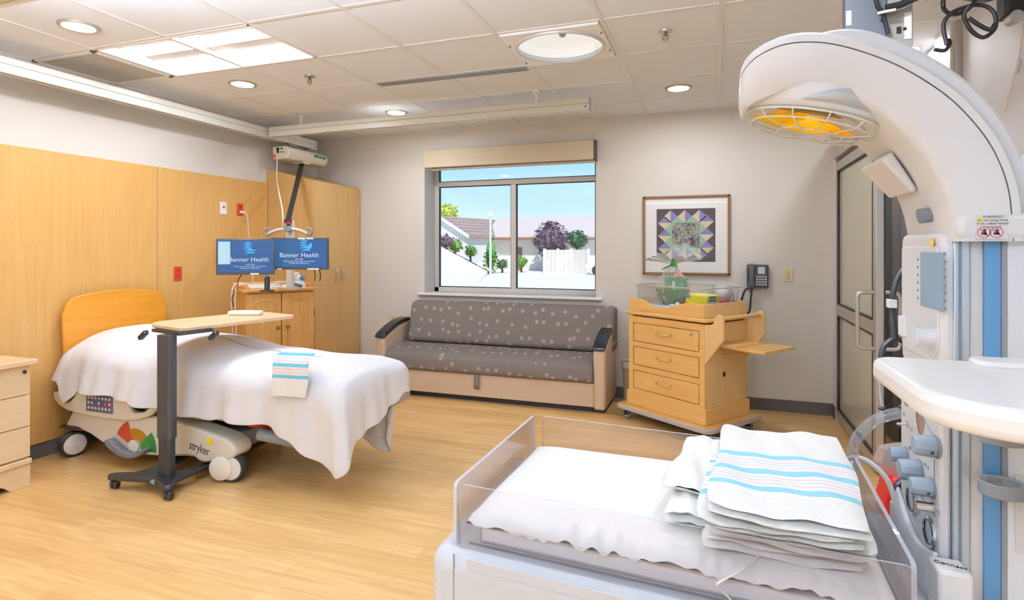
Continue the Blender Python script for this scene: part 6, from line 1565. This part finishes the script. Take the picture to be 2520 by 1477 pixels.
p = pf(1356, 595, 44.5); crown('round_tree', 'round purple-leaved tree beside the pale fence', (p.x, p.y, p.z+0.15), 1.5, 0.9, 1.5, 900, 'leaf_purple', seed=1)
p = pf(1420, 590, 44.8); crown('bush', 'green bush showing above the pale fence', (p.x, p.y, p.z), 0.85, 0.6, 0.75, 350, 'leaf_dark', seed=2, cat='bush')
p = pf(1208, 622, 42); crown('conifer', 'green conical evergreen by the lamp post', (p.x, p.y, GZ+1.35), 0.9, 0.8, 1.35, 700, 'leaf_green', cone=True, seed=3, leaf=0.2)
p = pf(1098, 522, 62); crown('tree', 'yellow-green treetop rising above the brown roof', (p.x, p.y, p.z), 1.4, 1.2, 1.0, 320, 'leaf_lime', seed=4, leaf=.4)
for i, (x, y, d, r, m, lb) in enumerate([(1120, 605, 40.5, 0.6, 'leaf_green', 'green shrub in front of the white gabled house'), (1158, 618, 41.5, 0.5, 'leaf_green', 'green shrub at the corner of the white gabled house'), (1097, 594, 39.5, 0.6, 'leaf_purple', 'purple-brown shrub under the white gable'), (1283, 645, 43.5, 0.55, 'leaf_green', 'low green shrub by the entry of the long house'), (1236, 650, 42.5, 0.45, 'leaf_dark', 'dark green shrub at the foot of the conical evergreen')]):
    p = pf(x, y, d); crown('shrub', lb, (p.x, p.y, p.z), r, r, r*.9, 200, m, seed=10+i, leaf=.2, cat='shrub', group='shrubs across the lot')
def bank(nm, m, A, Bp, back, lift):
    a, b = pf(*A), pf(*Bp); n = Vector((-math.sin(TH), math.cos(TH), 0))
    a0, b0 = a-n*back, b-n*back
    w = MB(); w.hexa([at_z(p, GZ-.3) for p in (a0, b0, b, a)]+[at_z(a0, GZ+.01), at_z(b0, GZ+.01), b+Vector((0, 0, lift)), a+Vector((0, 0, lift))])
    struct(w.build(nm, m))
bank('ground_bank', 'earth', (1040, 580, 41), (1205, 668, 43), 6, 0)
bank('ground_slope', 'concrete', (1040, 583, 37.5), (1200, 668, 39.5), 14, 0)
p = pf(1207, 600, 39)
lp_ = thing('street_lamp', 'pale lamp post with round globe seen through the window', 'street lamp', (p.x, p.y, GZ))
MB().cyl((0, 0, 0), (0, 0, 3.95), 0.085, 0.07, 12).build('post', 'lamp_post', lp_)
MB().ball((0, 0, 4.07), 0.19).build('globe', 'white_plastic', lp_)
p = pf(1463, 664, 40)
car = thing('parked_car', 'white parked car cut off by the right side of the window', 'car', (p.x+1.6, p.y, GZ))
w = MB(); w.prism([(-2.1, .35), (2.1, .35), (2.1, .75), (1.5, .85), (0.9, 1.3), (-0.7, 1.3), (-1.3, .85), (-2.1, .75)], -0.8, 0.8, 'y'); w.build('body', 'white_plastic', car, bevel=0.08)
w = MB(); w.prism([(-1.05, .88), (1.2, .88), (0.8, 1.22), (-0.65, 1.22)], -0.82, 0.82, 'y'); w.build('windows', 'dark', car)
for x in (-1.3, 1.3): MB().cyl((x, -0.85, 0.32), (x, 0.85, 0.32), 0.32, n=20).build('wheel', 'rubber', car)
